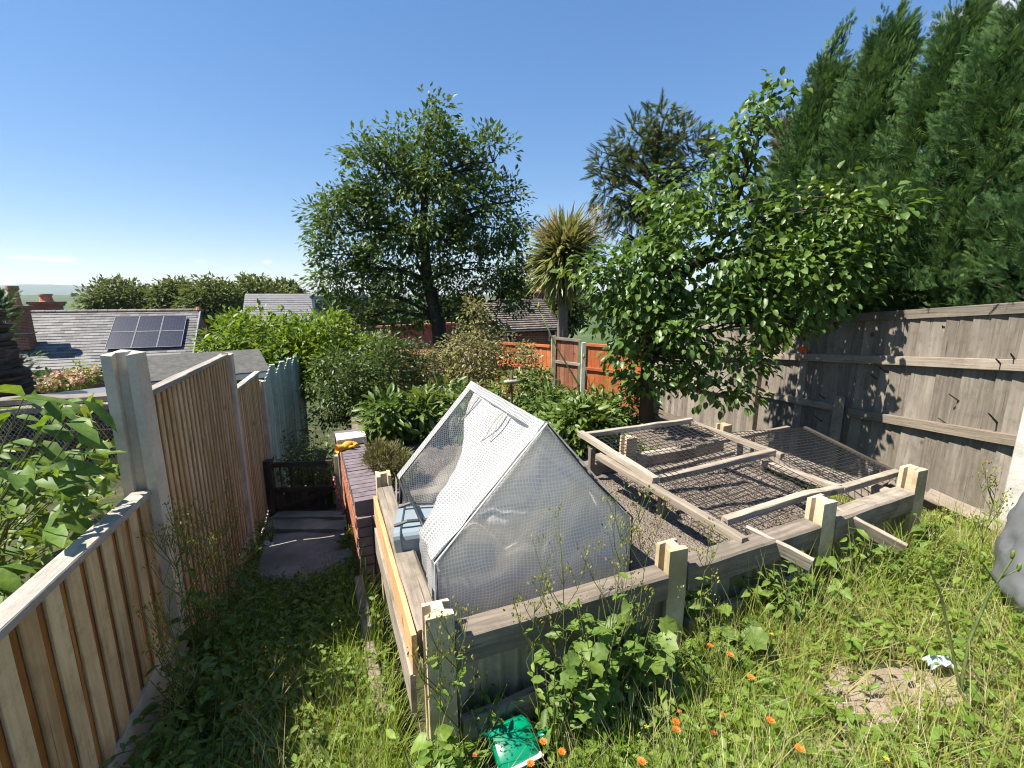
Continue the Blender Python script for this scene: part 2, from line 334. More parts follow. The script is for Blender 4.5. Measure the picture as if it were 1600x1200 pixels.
def obj(name, me, parent=None, mw=None, at=None):
    """link mesh data; world-space verts when mw is None: re-based on its own origin `at`"""
    o = bpy.data.objects.new(name, me); return link(o, parent, mw)
def tri_np(V, T, mat, rnd=None, smooth=False):
    me = bpy.data.meshes.new('mesh'); n = len(V); k = T.shape[1]; m = len(T)
    me.vertices.add(n); me.vertices.foreach_set('co', V.astype(np.float32).ravel())
    me.loops.add(m * k); me.loops.foreach_set('vertex_index', T.astype(np.int32).ravel())
    me.polygons.add(m); me.polygons.foreach_set('loop_start', np.arange(0, m * k, k, dtype=np.int32))
    if smooth: me.polygons.foreach_set('use_smooth', np.ones(m, dtype=bool))
    me.update(calc_edges=True); me.materials.append(mat)
    if rnd is not None:
        a = me.attributes.new('rnd', 'FLOAT', 'POINT'); a.data.foreach_set('value', rnd.astype(np.float32))
    return me
class MB:
    """collects shapes (world coordinates) into one mesh"""
    def __init__(s): s.v = []; s.f = []; s.uv = []; s.r = []
    def add(s, vs, fs, uv=None, r=None):
        b = len(s.v); s.v += [Vector(x) for x in vs]; s.f += [tuple(i + b for i in f) for f in fs]
        s.uv += list(uv) if uv is not None else [(x[0] + x[1], x[2]) for x in vs]; s.r += [random.random() if r is None else r] * len(vs); return s
    def box(s, c, ax, ay, az, jit=0.0):
        c, ax, ay, az = map(Vector, (c, ax, ay, az))
        vs = [c + i * ax + j * ay + k * az for k in (-.5, .5) for j in (-.5, .5) for i in (-.5, .5)]
        if jit: vs = [v + Vector((random.uniform(-jit, jit), random.uniform(-jit, jit), random.uniform(-jit, jit))) for v in vs]
        return s.add(vs, [(0, 2, 3, 1), (4, 5, 7, 6), (0, 1, 5, 4), (2, 6, 7, 3), (0, 4, 6, 2), (1, 3, 7, 5)])
    def tube(s, pts, rad, n=6, cap=True, r=None):
        pts = [Vector(p) for p in pts]; rad = rad if hasattr(rad, '__len__') else [rad] * len(pts)
        vs = []; x = None
        for i, p in enumerate(pts):
            d = (pts[min(i + 1, len(pts) - 1)] - pts[max(i - 1, 0)]).normalized()
            if x is None: x = d.orthogonal().normalized()
            x = (x - d * x.dot(d)).normalized(); y = d.cross(x)
            vs += [p + rad[i] * (math.cos(2 * math.pi * k / n) * x + math.sin(2 * math.pi * k / n) * y) for k in range(n)]
        fs = [(i * n + k, i * n + (k + 1) % n, (i + 1) * n + (k + 1) % n, (i + 1) * n + k) for i in range(len(pts) - 1) for k in range(n)]
        if cap: fs += [tuple(range(n - 1, -1, -1)), tuple((len(pts) - 1) * n + k for k in range(n))]
        return s.add(vs, fs, r=r)
    def quad(s, a, b, c, d, uv=None): return s.add([a, b, c, d], [(0, 1, 2, 3)], uv)
    def build(s, name, mat, parent=None, smooth=False, uv=False, rnd=False, kind=None):
        # geometry is stored round the parent's origin (or its own centre when it is top level)
        org = WM[parent.name].translation.copy() if parent is not None else sum(s.v, Vector()) / len(s.v)
        me = mesh([v - org for v in s.v], s.f, mat, s.uv if uv else None, smooth, s.r if rnd else None)
        o = obj(name, me, parent, Matrix.Translation(org))
        if kind: o['kind'] = kind
        return o
def frame(zaxis, up):
    z = Vector(zaxis).normalized(); x = Vector(up).cross(z)
    if x.length < 1e-4: x = Vector((1, 0, 0)).cross(z)
    x.normalize(); y = z.cross(x); return x, y, z
def plank(name, p0, p1, w, t, up, mat, parent=None, ch=.003, jit=.0, taper=1.0):
    """timber from p0 to p1: t along `up`, w across; long edges chamfered; its own local axes run with the grain"""
    p0, p1 = Vector(p0), Vector(p1); L = (p1 - p0).length; x, y, z = frame(p1 - p0, up)
    hw, ht = w / 2, t / 2; c = min(ch, hw * .5, ht * .5)
    pr = [(-hw + c, -ht), (hw - c, -ht), (hw, -ht + c), (hw, ht - c), (hw - c, ht), (-hw + c, ht), (-hw, ht - c), (-hw, -ht + c)]
    vs = []
    RW = 7
    for i in range(RW):
        zz = L * i / (RW - 1)
        dx, dy = (random.uniform(-jit, jit), random.uniform(-jit, jit)) if jit else (0, 0)
        k = 1 + (taper - 1) * zz / L
        e1 = min(.0016, t * .06); vs += [(a * k + dx + random.uniform(-e1, e1), b + dy + random.uniform(-e1, e1), zz + (random.uniform(-.003, .003) if i in (0, RW - 1) else 0)) for a, b in pr]
    fs = [(8 * i + k, 8 * i + (k + 1) % 8, 8 * i + 8 + (k + 1) % 8, 8 * i + 8 + k) for i in range(RW - 1) for k in range(8)]
    fs += [tuple(range(7, -1, -1)), tuple(range(8 * RW - 8, 8 * RW))]
    me = mesh(vs, fs, mat)
    mw = Matrix(((x[0], y[0], z[0], p0[0]), (x[1], y[1], z[1], p0[1]), (x[2], y[2], z[2], p0[2]), (0, 0, 0, 1)))
    return obj(name, me, parent, mw)
def slotted_post(name, base, top_z, along, mat, parent=None, w=.10, d=.115, slot=.05, deep=.03, peak=.012):
    """concrete fence post with a slot in the two sides facing along the fence"""
    base = Vector(base); a = Vector((along[0], along[1], 0)).normalized(); b = Vector((-a[1], a[0], 0)); H = top_z - base[2]
    hd, hw, s = d / 2, w / 2, slot / 2
    pr = [(-hd, -hw), (hd, -hw), (hd, -s), (hd - deep, -s * .8), (hd - deep, s * .8), (hd, s), (hd, hw), (-hd, hw), (-hd, s), (-hd + deep, s * .8), (-hd + deep, -s * .8), (-hd, -s)]
    rows = [0, H * .25, H * .5, H * .75, H - .004]; vs = []
    for i, z in enumerate(rows):
        for (p, q) in pr:
            j = .0015
            k = .96 if i == 4 else 1
            vs.append((p * k + random.uniform(-j, j), q * k + random.uniform(-j, j), z + (random.uniform(-.004, .004) if i == 4 else 0)))
    n = 12; fs = [(n * i + k, n * i + (k + 1) % n, n * i + n + (k + 1) % n, n * i + n + k) for i in range(4) for k in range(n)]
    t0 = 4 * n
    for k in (3, 4, 9, 10):
        x, y, z = vs[t0 + k]; vs[t0 + k] = (x, y, z + peak)
    fs += [tuple(t0 + k for k in (0, 1, 2, 3, 10, 11)), (t0 + 10, t0 + 3, t0 + 4, t0 + 9), tuple(t0 + k for k in (9, 4, 5, 6, 7, 8))]
    me = mesh(vs, fs, mat)
    mw = Matrix(((a[0], b[0], 0, base[0]), (a[1], b[1], 0, base[1]), (0, 0, 1, base[2]), (0, 0, 0, 1)))
    return obj(name, me, parent, mw)
# ------------------------------------------------------------------ leaf helpers
def T_leaf(w=.42, fold=.10, bend=-.12):
    v = [(0, 0, 0), (-w * .42, .28, fold), (0, .28, 0), (w * .42, .28, fold), (-w * .40, .66, fold * .8 + bend * .4), (0, .66, bend * .4), (w * .40, .66, fold * .8 + bend * .4), (0, 1, bend)]
    f = [(0, 2, 1), (0, 3, 2), (1, 2, 5), (1, 5, 4), (2, 3, 6), (2, 6, 5), (4, 5, 7), (5, 6, 7)]
    return np.array(v), np.array(f)
def T_diamond(w=.45, fold=.08, bend=-.08):
    v = [(0, 0, 0), (-w / 2, .5, fold), (0, .5, 0), (w / 2, .5, fold), (0, 1, bend)]
    return np.array(v), np.array([(0, 2, 1), (0, 3, 2), (1, 2, 4), (2, 3, 4)])
def T_heart(w=.8):
    v = [(0, 0, 0), (-.30 * w, -.16, .02), (-.52 * w, .12, .14), (-.38 * w, .52, .13), (0, 1, -.24), (.38 * w, .52, .05), (.52 * w, .12, .17), (.30 * w, -.16, .09), (0, .4, -.02)]
    return np.array(v), np.array([(0, 8, 1), (1, 8, 2), (2, 8, 3), (3, 8, 4), (4, 8, 5), (5, 8, 6), (6, 8, 7), (7, 8, 0)])
def T_lobed(w=1.0):
    n = 14; v = [(0, 0, 0)]
    for k in range(n):
        a = -math.pi * .42 + k / (n - 1) * math.pi * 1.84; r = (.52 if k % 2 else .42) * (1 + .15 * math.cos(a - math.pi / 2)); v.append((w * r * math.cos(a), .42 + r * math.sin(a), .16 * abs(math.cos(a)) - .09 * (k % 2) - .12 * max(0, math.sin(a))))
    v.append((0, .42, -.03)); c = n + 1
    return np.array(v), np.array([(k, k + 1, c) for k in range(1, n)] + [(0, 1, c), (n, 0, c)])
def T_blade(w=.04, bend=.35, seg=3):
    v = []; f = []
    for i in range(seg):
        t = i / seg; ww = w * (1 - .65 * t); v += [(-ww / 2, t, bend * t * t), (ww / 2, t, bend * t * t)]
    v.append((0, 1, bend))
    for i in range(seg - 1): f += [(2 * i, 2 * i + 1, 2 * i + 3), (2 * i, 2 * i + 3, 2 * i + 2)]
    f.append((2 * seg - 2, 2 * seg - 1, 2 * seg)); return np.array(v), np.array(f)
def T_frond(n=8, w=.42, droop=-.15):
    """flat feathery conifer spray"""
    v = []; f = []
    def tri(a, b, c):
        i = len(v); v.extend([a, b, c]); f.append((i, i + 1, i + 2))
    z = lambda y: droop * y * y
    tri((-.03, 0, 0), (.03, 0, 0), (0, 1, z(1)))
    for i in range(n):
        y = .1 + .78 * i / n; l = w * (1 - .75 * y) * (.75 + .5 * ((i * 37) % 7) / 7)
        for s in (-1, 1):
            tri((0, y - .035, z(y)), (0, y + .06, z(y)), (s * l * .62, y + .30 * (1 - .4 * y), z(y) - .05))
    return np.array(v), np.array(f)
TL, TD, TH, TLB, TB, TF = T_leaf(), T_diamond(), T_heart(), T_lobed(), T_blade(), T_frond()
TFS = T_frond(7, .62, -.2)
def rots(dirs, ups, roll=0.0):
    """rotation matrices (n,3,3) with columns x,y(=leaf length),z(=leaf normal)"""
    y = dirs / np.maximum(np.linalg.norm(dirs, axis=1, keepdims=True), 1e-9)
    x = np.cross(y, ups); x /= np.maximum(np.linalg.norm(x, axis=1, keepdims=True), 1e-6); z = np.cross(x, y)
    if roll:
        a = RNG.normal(0, roll, len(y))[:, None]; x, z = x * np.cos(a) + z * np.sin(a), z * np.cos(a) - x * np.sin(a)
    return np.stack([x, y, z], axis=2)
def cloud(P, Rm, S, tpl, mat, rnd=None):
    V0, T0 = tpl; n = len(P); k = len(V0)
    S = np.asarray(S); S = S[:, None] if S.ndim == 1 else S
    loc = V0[None] * S[:, None, :] if S.shape[1] == 3 else V0[None] * S[:, None]
    V = np.einsum('nij,nkj->nki', Rm, loc) + P[:, None]
    T = (T0[None] + (np.arange(n) * k)[:, None, None]).reshape(-1, 3)
    r = RNG.random(n) if rnd is None else rnd
    return tri_np(V.reshape(-1, 3), T, mat, np.repeat(r, k))
LEAFM = {}
def leaf_mesh(tpl, mat, key):
    k = (key, mat.name)
    if k not in LEAFM: LEAFM[k] = mesh(tpl[0], [tuple(f) for f in tpl[1].tolist()], mat, smooth=True)
    return LEAFM[k]
def leaf_parts(name, P, Rm, S, tpl, mat, key, parent):
    me = leaf_mesh(tpl, mat, key)
    for p, r, s in zip(P, Rm, S):
        m = Matrix([list(r[0] * s) + [p[0]], list(r[1] * s) + [p[1]], list(r[2] * s) + [p[2]], [0, 0, 0, 1]])
        obj(name, me, parent, m)
CAM = np.array([0, 0, EYE])
def foliage(parent, P, Rm, S, tpl, mat, key, nparts=0, name='crown', lname='leaf', kind=None, rnd=None):
    """leaves of one plant: the nparts that show largest as leaf objects, the rest joined in one part"""
    org = np.array(WM[parent.name].translation)
    if nparts:
        d = np.linalg.norm(P - CAM, axis=1) / S; sel = np.argsort(d)[:nparts]
        leaf_parts(lname, P[sel], Rm[sel], S[sel], tpl, mat, key, parent)
        keep = np.ones(len(P), bool); keep[sel] = False; P, Rm, S = P[keep], Rm[keep], S[keep]
    if len(P):
        o = obj(name, cloud(P - org, Rm, S, tpl, mat, rnd), parent, Matrix.Translation(Vector(org)))
        if nparts or kind: o['kind'] = 'stuff'
def rand_unit(n):
    v = RNG.normal(size=(n, 3)); return v / np.linalg.norm(v, axis=1, keepdims=True)
# ------------------------------------------------------------------ lie of the land
DX, DY = -0.371, 0.928      # down the garden
def gz(x, y):
    x = np.asarray(x, float); y = np.asarray(y, float)
    t = DX * x + DY * y; r = np.hypot(x, y)
    z = .05 - .18 * np.clip(t, -3, 30) - .06 * np.clip(t - 30, 0, 120)
    z = np.where(r > 150, z * np.clip(1 - (r - 150) / 400, 0, 1) + (-13) * np.clip((r - 150) / 400, 0, 1), z)
    az = np.arctan2(x, np.maximum(y, 1e-6))
    far = np.clip((r - 700) / 1200, 0, 1)
    z = z + far * (9 + 3 * np.sin(az * 23 + 1) + 2 * np.sin(az * 51 + r * .002))
    z = z + 82 * np.exp(-((x + 4500) / 620) ** 2 - ((y - 4500) / 900) ** 2) + 38 * np.exp(-((x + 5600) / 1400) ** 2 - ((y - 4700) / 900) ** 2)
    bs = (x + .29) * .928 + (y - 1.43) * .371; bt = -(x + .29) * .371 + (y - 1.43) * .928
    z = z + .105 * np.clip(bs, 0, 2.9) * (1 - np.clip((bs - 2.9) / 1.0, 0, 1)) * (1 - np.clip(bt / .9, 0, 1)) * np.clip(1 + (bt + 1.6) / 1.5, 0, 1)
    near = np.clip(1 - r / 14, 0, 1)
    return z + near * (.015 * np.sin(5.1 * x + 1.3) * np.sin(4.3 * y) + .01 * np.sin(11 * x + 3 * y))
def G(x, y): return Vector((x, y, float(gz(x, y))))
def PG(u, v):
    """photo pixel -> point on the garden ground"""
    a, b = pix(u, v); lo, hi = .3, 60
    for _ in range(60):
        m = (lo + hi) / 2
        if EYE + b * m > float(gz(a * m, m)): lo = m
        else: hi = m
    return Vector((a * lo, lo, EYE + b * lo))
def PZ(u, v, z):
    a, b = pix(u, v); Y = (z - EYE) / b; return Vector((a * Y, Y, z))
def ground():
    nr, na = 225, 200; r = .25 * (1.0478 ** np.arange(nr)); r[-1] = 9000
    a = np.linspace(0, 2 * np.pi, na, endpoint=False); rr, aa = np.meshgrid(r, a, indexing='ij')
    x, y = rr * np.sin(aa), rr * np.cos(aa); z = gz(x, y)
    V = np.concatenate([np.stack([x, y, z], -1).reshape(-1, 3), [[0, 0, float(gz(0, 0))]]])
    i, j = np.meshgrid(np.arange(nr - 1), np.arange(na), indexing='ij'); j2 = (j + 1) % na
    Q = np.stack([i * na + j, (i + 1) * na + j, (i + 1) * na + j2, i * na + j2], -1).reshape(-1, 4)
    T = np.concatenate([Q[:, [0, 2, 1]], Q[:, [0, 3, 2]], [[nr * na, k, (k + 1) % na] for k in range(na)]])
    T = T[:, [0, 2, 1]]
    o = obj('ground', tri_np(V, T, M['ground'], smooth=True)); o['kind'] = 'structure'
ground()
# bed frame of reference: s along the front of the raised bed, t down the garden
BO = Vector((-.29, 1.43, 0)); BX = Vector((.928, .371, 0)); BY = Vector((-.371, .928, 0))
def B(s, t, z): return BO + BX * s + BY * t + Vector((0, 0, z))
def to_bed(x, y):
    dx, dy = np.asarray(x) - BO[0], np.asarray(y) - BO[1]; return dx * BX[0] + dy * BX[1], dx * BY[0] + dy * BY[1]
def sheet(name, cs, nx, ny, zf, mat, skirt=None):
    """grid between 4 plan corners with height function, edges dropped to `skirt`"""
    a, b, c, d = [Vector(x) for x in cs]; vs = []
    for j in range(ny + 1):
        for i in range(nx + 1):
            u, v = i / nx, j / ny; p = (a * (1 - u) + b * u) * (1 - v) + (d * (1 - u) + c * u) * v
            edge = i in (0, nx) or j in (0, ny)
            vs.append((p[0], p[1], zf(p[0], p[1])))
    fs = [(j * (nx + 1) + i, j * (nx + 1) + i + 1, (j + 1) * (nx + 1) + i + 1, (j + 1) * (nx + 1) + i) for j in range(ny) for i in range(nx)]
    if skirt is not None:
        ring = [i for i in range(nx + 1)] + [(j) * (nx + 1) + nx for j in range(1, ny + 1)] + [ny * (nx + 1) + i for i in range(nx - 1, -1, -1)] + [j * (nx + 1) for j in range(ny - 1, 0, -1)]
        k0 = len(vs); vs += [(vs[i][0], vs[i][1], skirt) for i in ring]; n = len(ring)
        fs += [(ring[(k + 1) % n], ring[k], k0 + k, k0 + (k + 1) % n) for k in range(n)]
    o = obj(name, mesh(vs, fs, mat, smooth=True)); o['kind'] = 'structure'; return o
def clod(x, y, k=1.0):
    from mathutils import noise
    return k * (.018 * noise.noise((x * 5, y * 5, 0)) + .012 * noise.noise((x * 17, y * 17, 3)) + .006 * noise.noise((x * 45, y * 45, 7)))
SOILZ = .20
sheet('bed_soil', [B(.05, .075, 0), B(2.9, .075, 0), B(2.9, 1.40, 0), B(.05, 1.40, 0)], 110, 60, lambda x, y: SOILZ + clod(x, y), M['soil'], skirt=-.6)
sheet('terrace_soil', [B(.02, 1.52, 0), B(3.6, 1.52, 0), B(3.3, 6.2, 0), B(-.12, 6.2, 0)], 60, 70, lambda x, y: .06 - .10 * max(0, to_bed(x, y)[1] - 3) + clod(x, y, 1.3), M['soil'], skirt=-1.8)
# concrete path between the fence and the bed
def path():
    a, b = PG(424, 800), PG(545, 800); c, d = PG(556, 925), PG(398, 905)
    s0 = to_bed(a[0], a[1]); pts = []
    A_, B_, C_, D_ = (Vector((p[0], p[1], 0)) for p in (d, c, b, a))
    sheet('path', [A_, B_, C_, D_], 30, 50, lambda x, y: float(gz(x, y)) + .03 + .2 * clod(x, y), M['path'], skirt=-1.6)
path()
# ================================================================== left boundary fence
D2 = Vector((DX, DY, 0)); PR = Vector((DY, -DX, 0))     # along the fence / out over the path
PA = Vector((-1.70, 1.95, 0)); PB = Vector((-2.41, 3.74, 0)); PC = Vector((-2.99, 5.2, 0))
def gpost(name, label, p, top_rel, along, mat, grp=None, w=.10, d=.115, depth=.3):
    p = Vector((p[0], p[1], float(gz(p[0], p[1])) - depth)); o = slotted_post(name, p, EYE + top_rel, along, mat, w=w, d=d)
    return tag(o, label, 'post', grp)
gpost('concrete_post', 'tall grey slotted concrete post standing nearest at the low fence panel', PA, -.25, D2, M['concrete'], 'slotted concrete posts of the left fence', w=.125, d=.125)
gpost('concrete_post', 'slotted concrete post between the two tall tan fence panels', PB, -.49, D2, M['concrete'], 'slotted concrete posts of the left fence')
gpost('concrete_post', 'slotted concrete post where tan fence meets the teal fence', PC, -1.0, D2, M['concrete'], 'slotted concrete posts of the left fence')
def slat_panel(label, p0, p1, z0t, z1t, hb, pitch, wslat, cap_w, off=.0, capmat='wood_cap'):
    """double-skin fence panel: pale front slats, brown back slats in the gaps, cap and rails"""
    p0, p1 = Vector(p0), Vector(p1); d = (p1 - p0); L = d.length; d.normalize(); n = Vector((d[1], -d[0], 0))
    zt = lambda k: z0t + (z1t - z0t) * k / L
    zb = lambda k: zt(k) - hb
    t = thing('slatted_fence', label, 'fence', (p0[0], p0[1], EYE + zb(0)), 'left fence panels')
    plank('cap_rail', p0 + Vector((0, 0, EYE + zt(0) + .0)), p1 + Vector((0, 0, EYE + zt(L) + .0)), cap_w, .028, (0, 0, 1), M[capmat], t, jit=.001)
    k = pitch * .55; i = 0
    while k < L - wslat * .4:
        b = p0 + d * k; j = random.uniform(-.004, .004)
        plank('slat', b + n * (.0135 + j * .3) + Vector((0, 0, EYE + zb(k) + random.uniform(0, .015))), b + n * .0135 + Vector((0, 0, EYE + zt(k) - .016)), wslat + random.uniform(-.004, .004), .010, n, M['wood_cream'], t, ch=.002)
        k2 = k + pitch * .5
        if k2 < L - .03:
            b = p0 + d * k2
            plank('back_slat', b + n * .002 + Vector((0, 0, EYE + zb(k2))), b + n * .002 + Vector((0, 0, EYE + zt(k2) - .016)), pitch * .72, .012, n, M['wood_brown'], t, ch=.002)
        k += pitch
    for fr in (.18, .5, .84):
        plank('rail', p0 - n * .022 + Vector((0, 0, EYE + zb(0) + hb * fr)), p1 - n * .022 + Vector((0, 0, EYE + zb(L) + hb * fr)), .05, .03, (0, 0, 1), M['wood_cream'], t)
    return t
e = .055
slat_panel('low tan slatted fence panel with grey cap in the left foreground', PA - D2 * 1.83, PA - D2 * e, -.79, -.885, .80, .118, .075, .075)
slat_panel('tall tan slatted fence panel between the two nearest concrete posts', PA + D2 * e, PB - D2 * e, -.465, -.50, 1.66, .083, .040, .06)
slat_panel('farther tall tan slatted fence panel beside the gate', PB + D2 * e, PC - D2 * e, -.83, -.89, 1.56, .083, .040, .06)
for (p, q, zt, hh, lab) in ((PA, PB, -2.115, .34, 'concrete gravel board under the nearer tall fence panel'), (PB, PC, -2.44, .34, 'concrete gravel board under the farther tall fence panel'), (PA - D2 * 1.83, PA, -1.62, .34, 'concrete gravel board under the low front fence panel')):
    m = MB(); a, b = Vector(p) + D2 * e, Vector(q) - D2 * e
    m.box((a + b) / 2 + Vector((0, 0, EYE + zt - hh / 2)), (b - a), PR * .045, (0, 0, hh)); m.build('gravel_board', M['concrete']); tag(LAST[0], lab, 'gravel board', 'gravel boards of the left fence')
# teal stepped fence further down
def teal_fence():
    q = PC + D2 * .03; ztop = -1.06
    for i in range(5):
        L = .72; D3 = Vector((-.316, .949, 0)); a = q + D3 * (.05 + L * i); b = a + D3 * (L - .07); zt = ztop - .02 - .055 * i
        nm = ['nearest teal painted fence panel past the concrete post', 'second teal fence panel stepping down the garden', 'third teal fence panel with a ragged hole', 'fourth teal fence panel half behind nettles', 'farthest teal fence panel under the laurel'][i]
        t = thing('teal_panel', nm, 'fence', (a[0], a[1], EYE + zt - 1.5), 'teal painted fence panels')
        n = PR
        for k in range(6):
            p = a + D3 * (.055 + .109 * k); tz = EYE + zt + .03 * k
            plank('board', p + n * .01 + Vector((0, 0, EYE + zt - 1.6)), p + n * .01 + Vector((0, 0, tz)), .104, .018, n, M['wood_teal'], t, jit=.002)
        plank('post', b + D3 * .03 + Vector((0, 0, EYE + zt - 1.7)), b + D3 * .03 + n * .02 + Vector((0, 0, EYE + zt + .16)), .07, .07, n, M['wood_teal'], t, jit=.003)
teal_fence()
# ================================================================== raised bed
def bed():
    zt = [.485, .50, .545, .60]; ss = [0.02, 1.09, 2.08, 2.87]
    labs = ['weathered slotted concrete stub post at the near left bed corner', 'pale concrete stub post in the bed front beside the orange flowers', 'mossy concrete stub post in the bed front with planks against it', 'mossy concrete stub post at the right end of the bed front']
    for s, z, l in zip(ss, zt, labs):
        b = B(s, 0, 0); b.z = float(gz(b[0], b[1])) - .25
        tag(slotted_post('stub_post', b, z, BX, M['concrete_old'], w=.095, d=.105, peak=.006), l, 'post', 'concrete stub posts of the raised bed')
    backs = [(-.02, 1.44, .455, 'concrete stub post at the end of the brick wall'), (1.92, 1.46, .47, 'concrete stub post at the back of the bed seen through the net'), (2.95, 1.46, .46, 'concrete stub post at the back by the tall fence')]
    for s, tt, z, l in backs:
        b = B(s, tt, 0); b.z = -.6
        tag(slotted_post('stub_post', b, z, BX if s > 0 else BY, M['concrete_old'], w=.095, d=.105, peak=.006), l, 'post', 'concrete stub posts of the raised bed')
    t = thing('raised_bed', 'timber sleeper raised bed holding the small greenhouse', 'raised bed', B(0, 0, -.1))
    Z = Vector((0, 0, 1))
    for i in range(3):
        s0, s1 = ss[i] + .056, ss[i + 1] - .056; zz = [.315, .335, .375][i]; z2 = [.325, .36, .41][i]
        plank('front_sleeper', B(s0, .0, zz), B(s1, .0, z2), .125, .105, Vector((0, 0, 1)).cross(BX), M['wood_sleeper'], t, ch=.010, jit=.003)
        # corrugated infill sheet behind the sleeper, down to the ground
        m = MB(); n = int((s1 - s0) / .0125); vs = []
        for k in range(n + 1):
            s = s0 + (s1 - s0) * k / n; off = .012 + .014 * math.cos(k * math.pi / 3)
            p = B(s, off + .02, 0); vs += [(p[0], p[1], zz - .045), (p[0], p[1], float(gz(p[0], p[1])) - .15)]
        m.add(vs, [(2 * k, 2 * k + 1, 2 * k + 3, 2 * k + 2) for k in range(n)])
        m.build('corrugated_sheet', M['corrugated'], t, smooth=True)
        g0 = float(gz(*B(s0, -.04, 0)[:2])); g1 = float(gz(*B(s1, -.04, 0)[:2]))
        if i < 2: plank('lower_board', B(s0 + .02, -.05, min(.15, g0 + .15)), B(s1 - .02, -.045, min(.17, g1 + .12)), .12, .035, Vector((0, 0, 1)).cross(BX), M['wood_sleeper'], t, ch=.004, jit=.004)
    # left side towards the path
    plank('side_sleeper', B(.0, .06, .30), B(-.02, 1.38, .32), .13, .10, BX, M['wood_sleeper'], t, ch=.01, jit=.003)
    plank('side_board', B(-.064, .03, .285), B(-.085, 1.37, .25), .17, .022, BX, M['wood_orange_new'], t, ch=.003)
    plank('side_board', B(-.07, .06, .09), B(-.09, 1.37, .03), .17, .022, BX, M['wood_sleeper'], t, ch=.003)
    plank('back_sleeper', B(.05, 1.45, .22), B(1.86, 1.45, .24), .12, .09, BY, M['wood_sleeper'], t, ch=.008)
    plank('back_sleeper', B(1.98, 1.45, .24), B(2.9, 1.45, .25), .12, .09, BY, M['wood_sleeper'], t, ch=.008)
    plank('side_sleeper', B(2.92, .07, .33), B(2.95, 1.4, .30), .13, .09, BX, M['wood_sleeper'], t, ch=.008)
    # kerb timber at the foot of the bed along the path
    a = B(-.17, -.05, 0); b = B(-.22, 1.55, 0)
    tag(plank('path_kerb', (a[0], a[1], float(gz(*a[:2])) - .01), (b[0], b[1], float(gz(*b[:2])) + .10), .15, .06, BX, M['wood_sleeper'], None, ch=.008, jit=.004), 'low weathered timber kerb between the path and the bed', 'kerb')
    m = MB(); n = 60
    pass
bed()
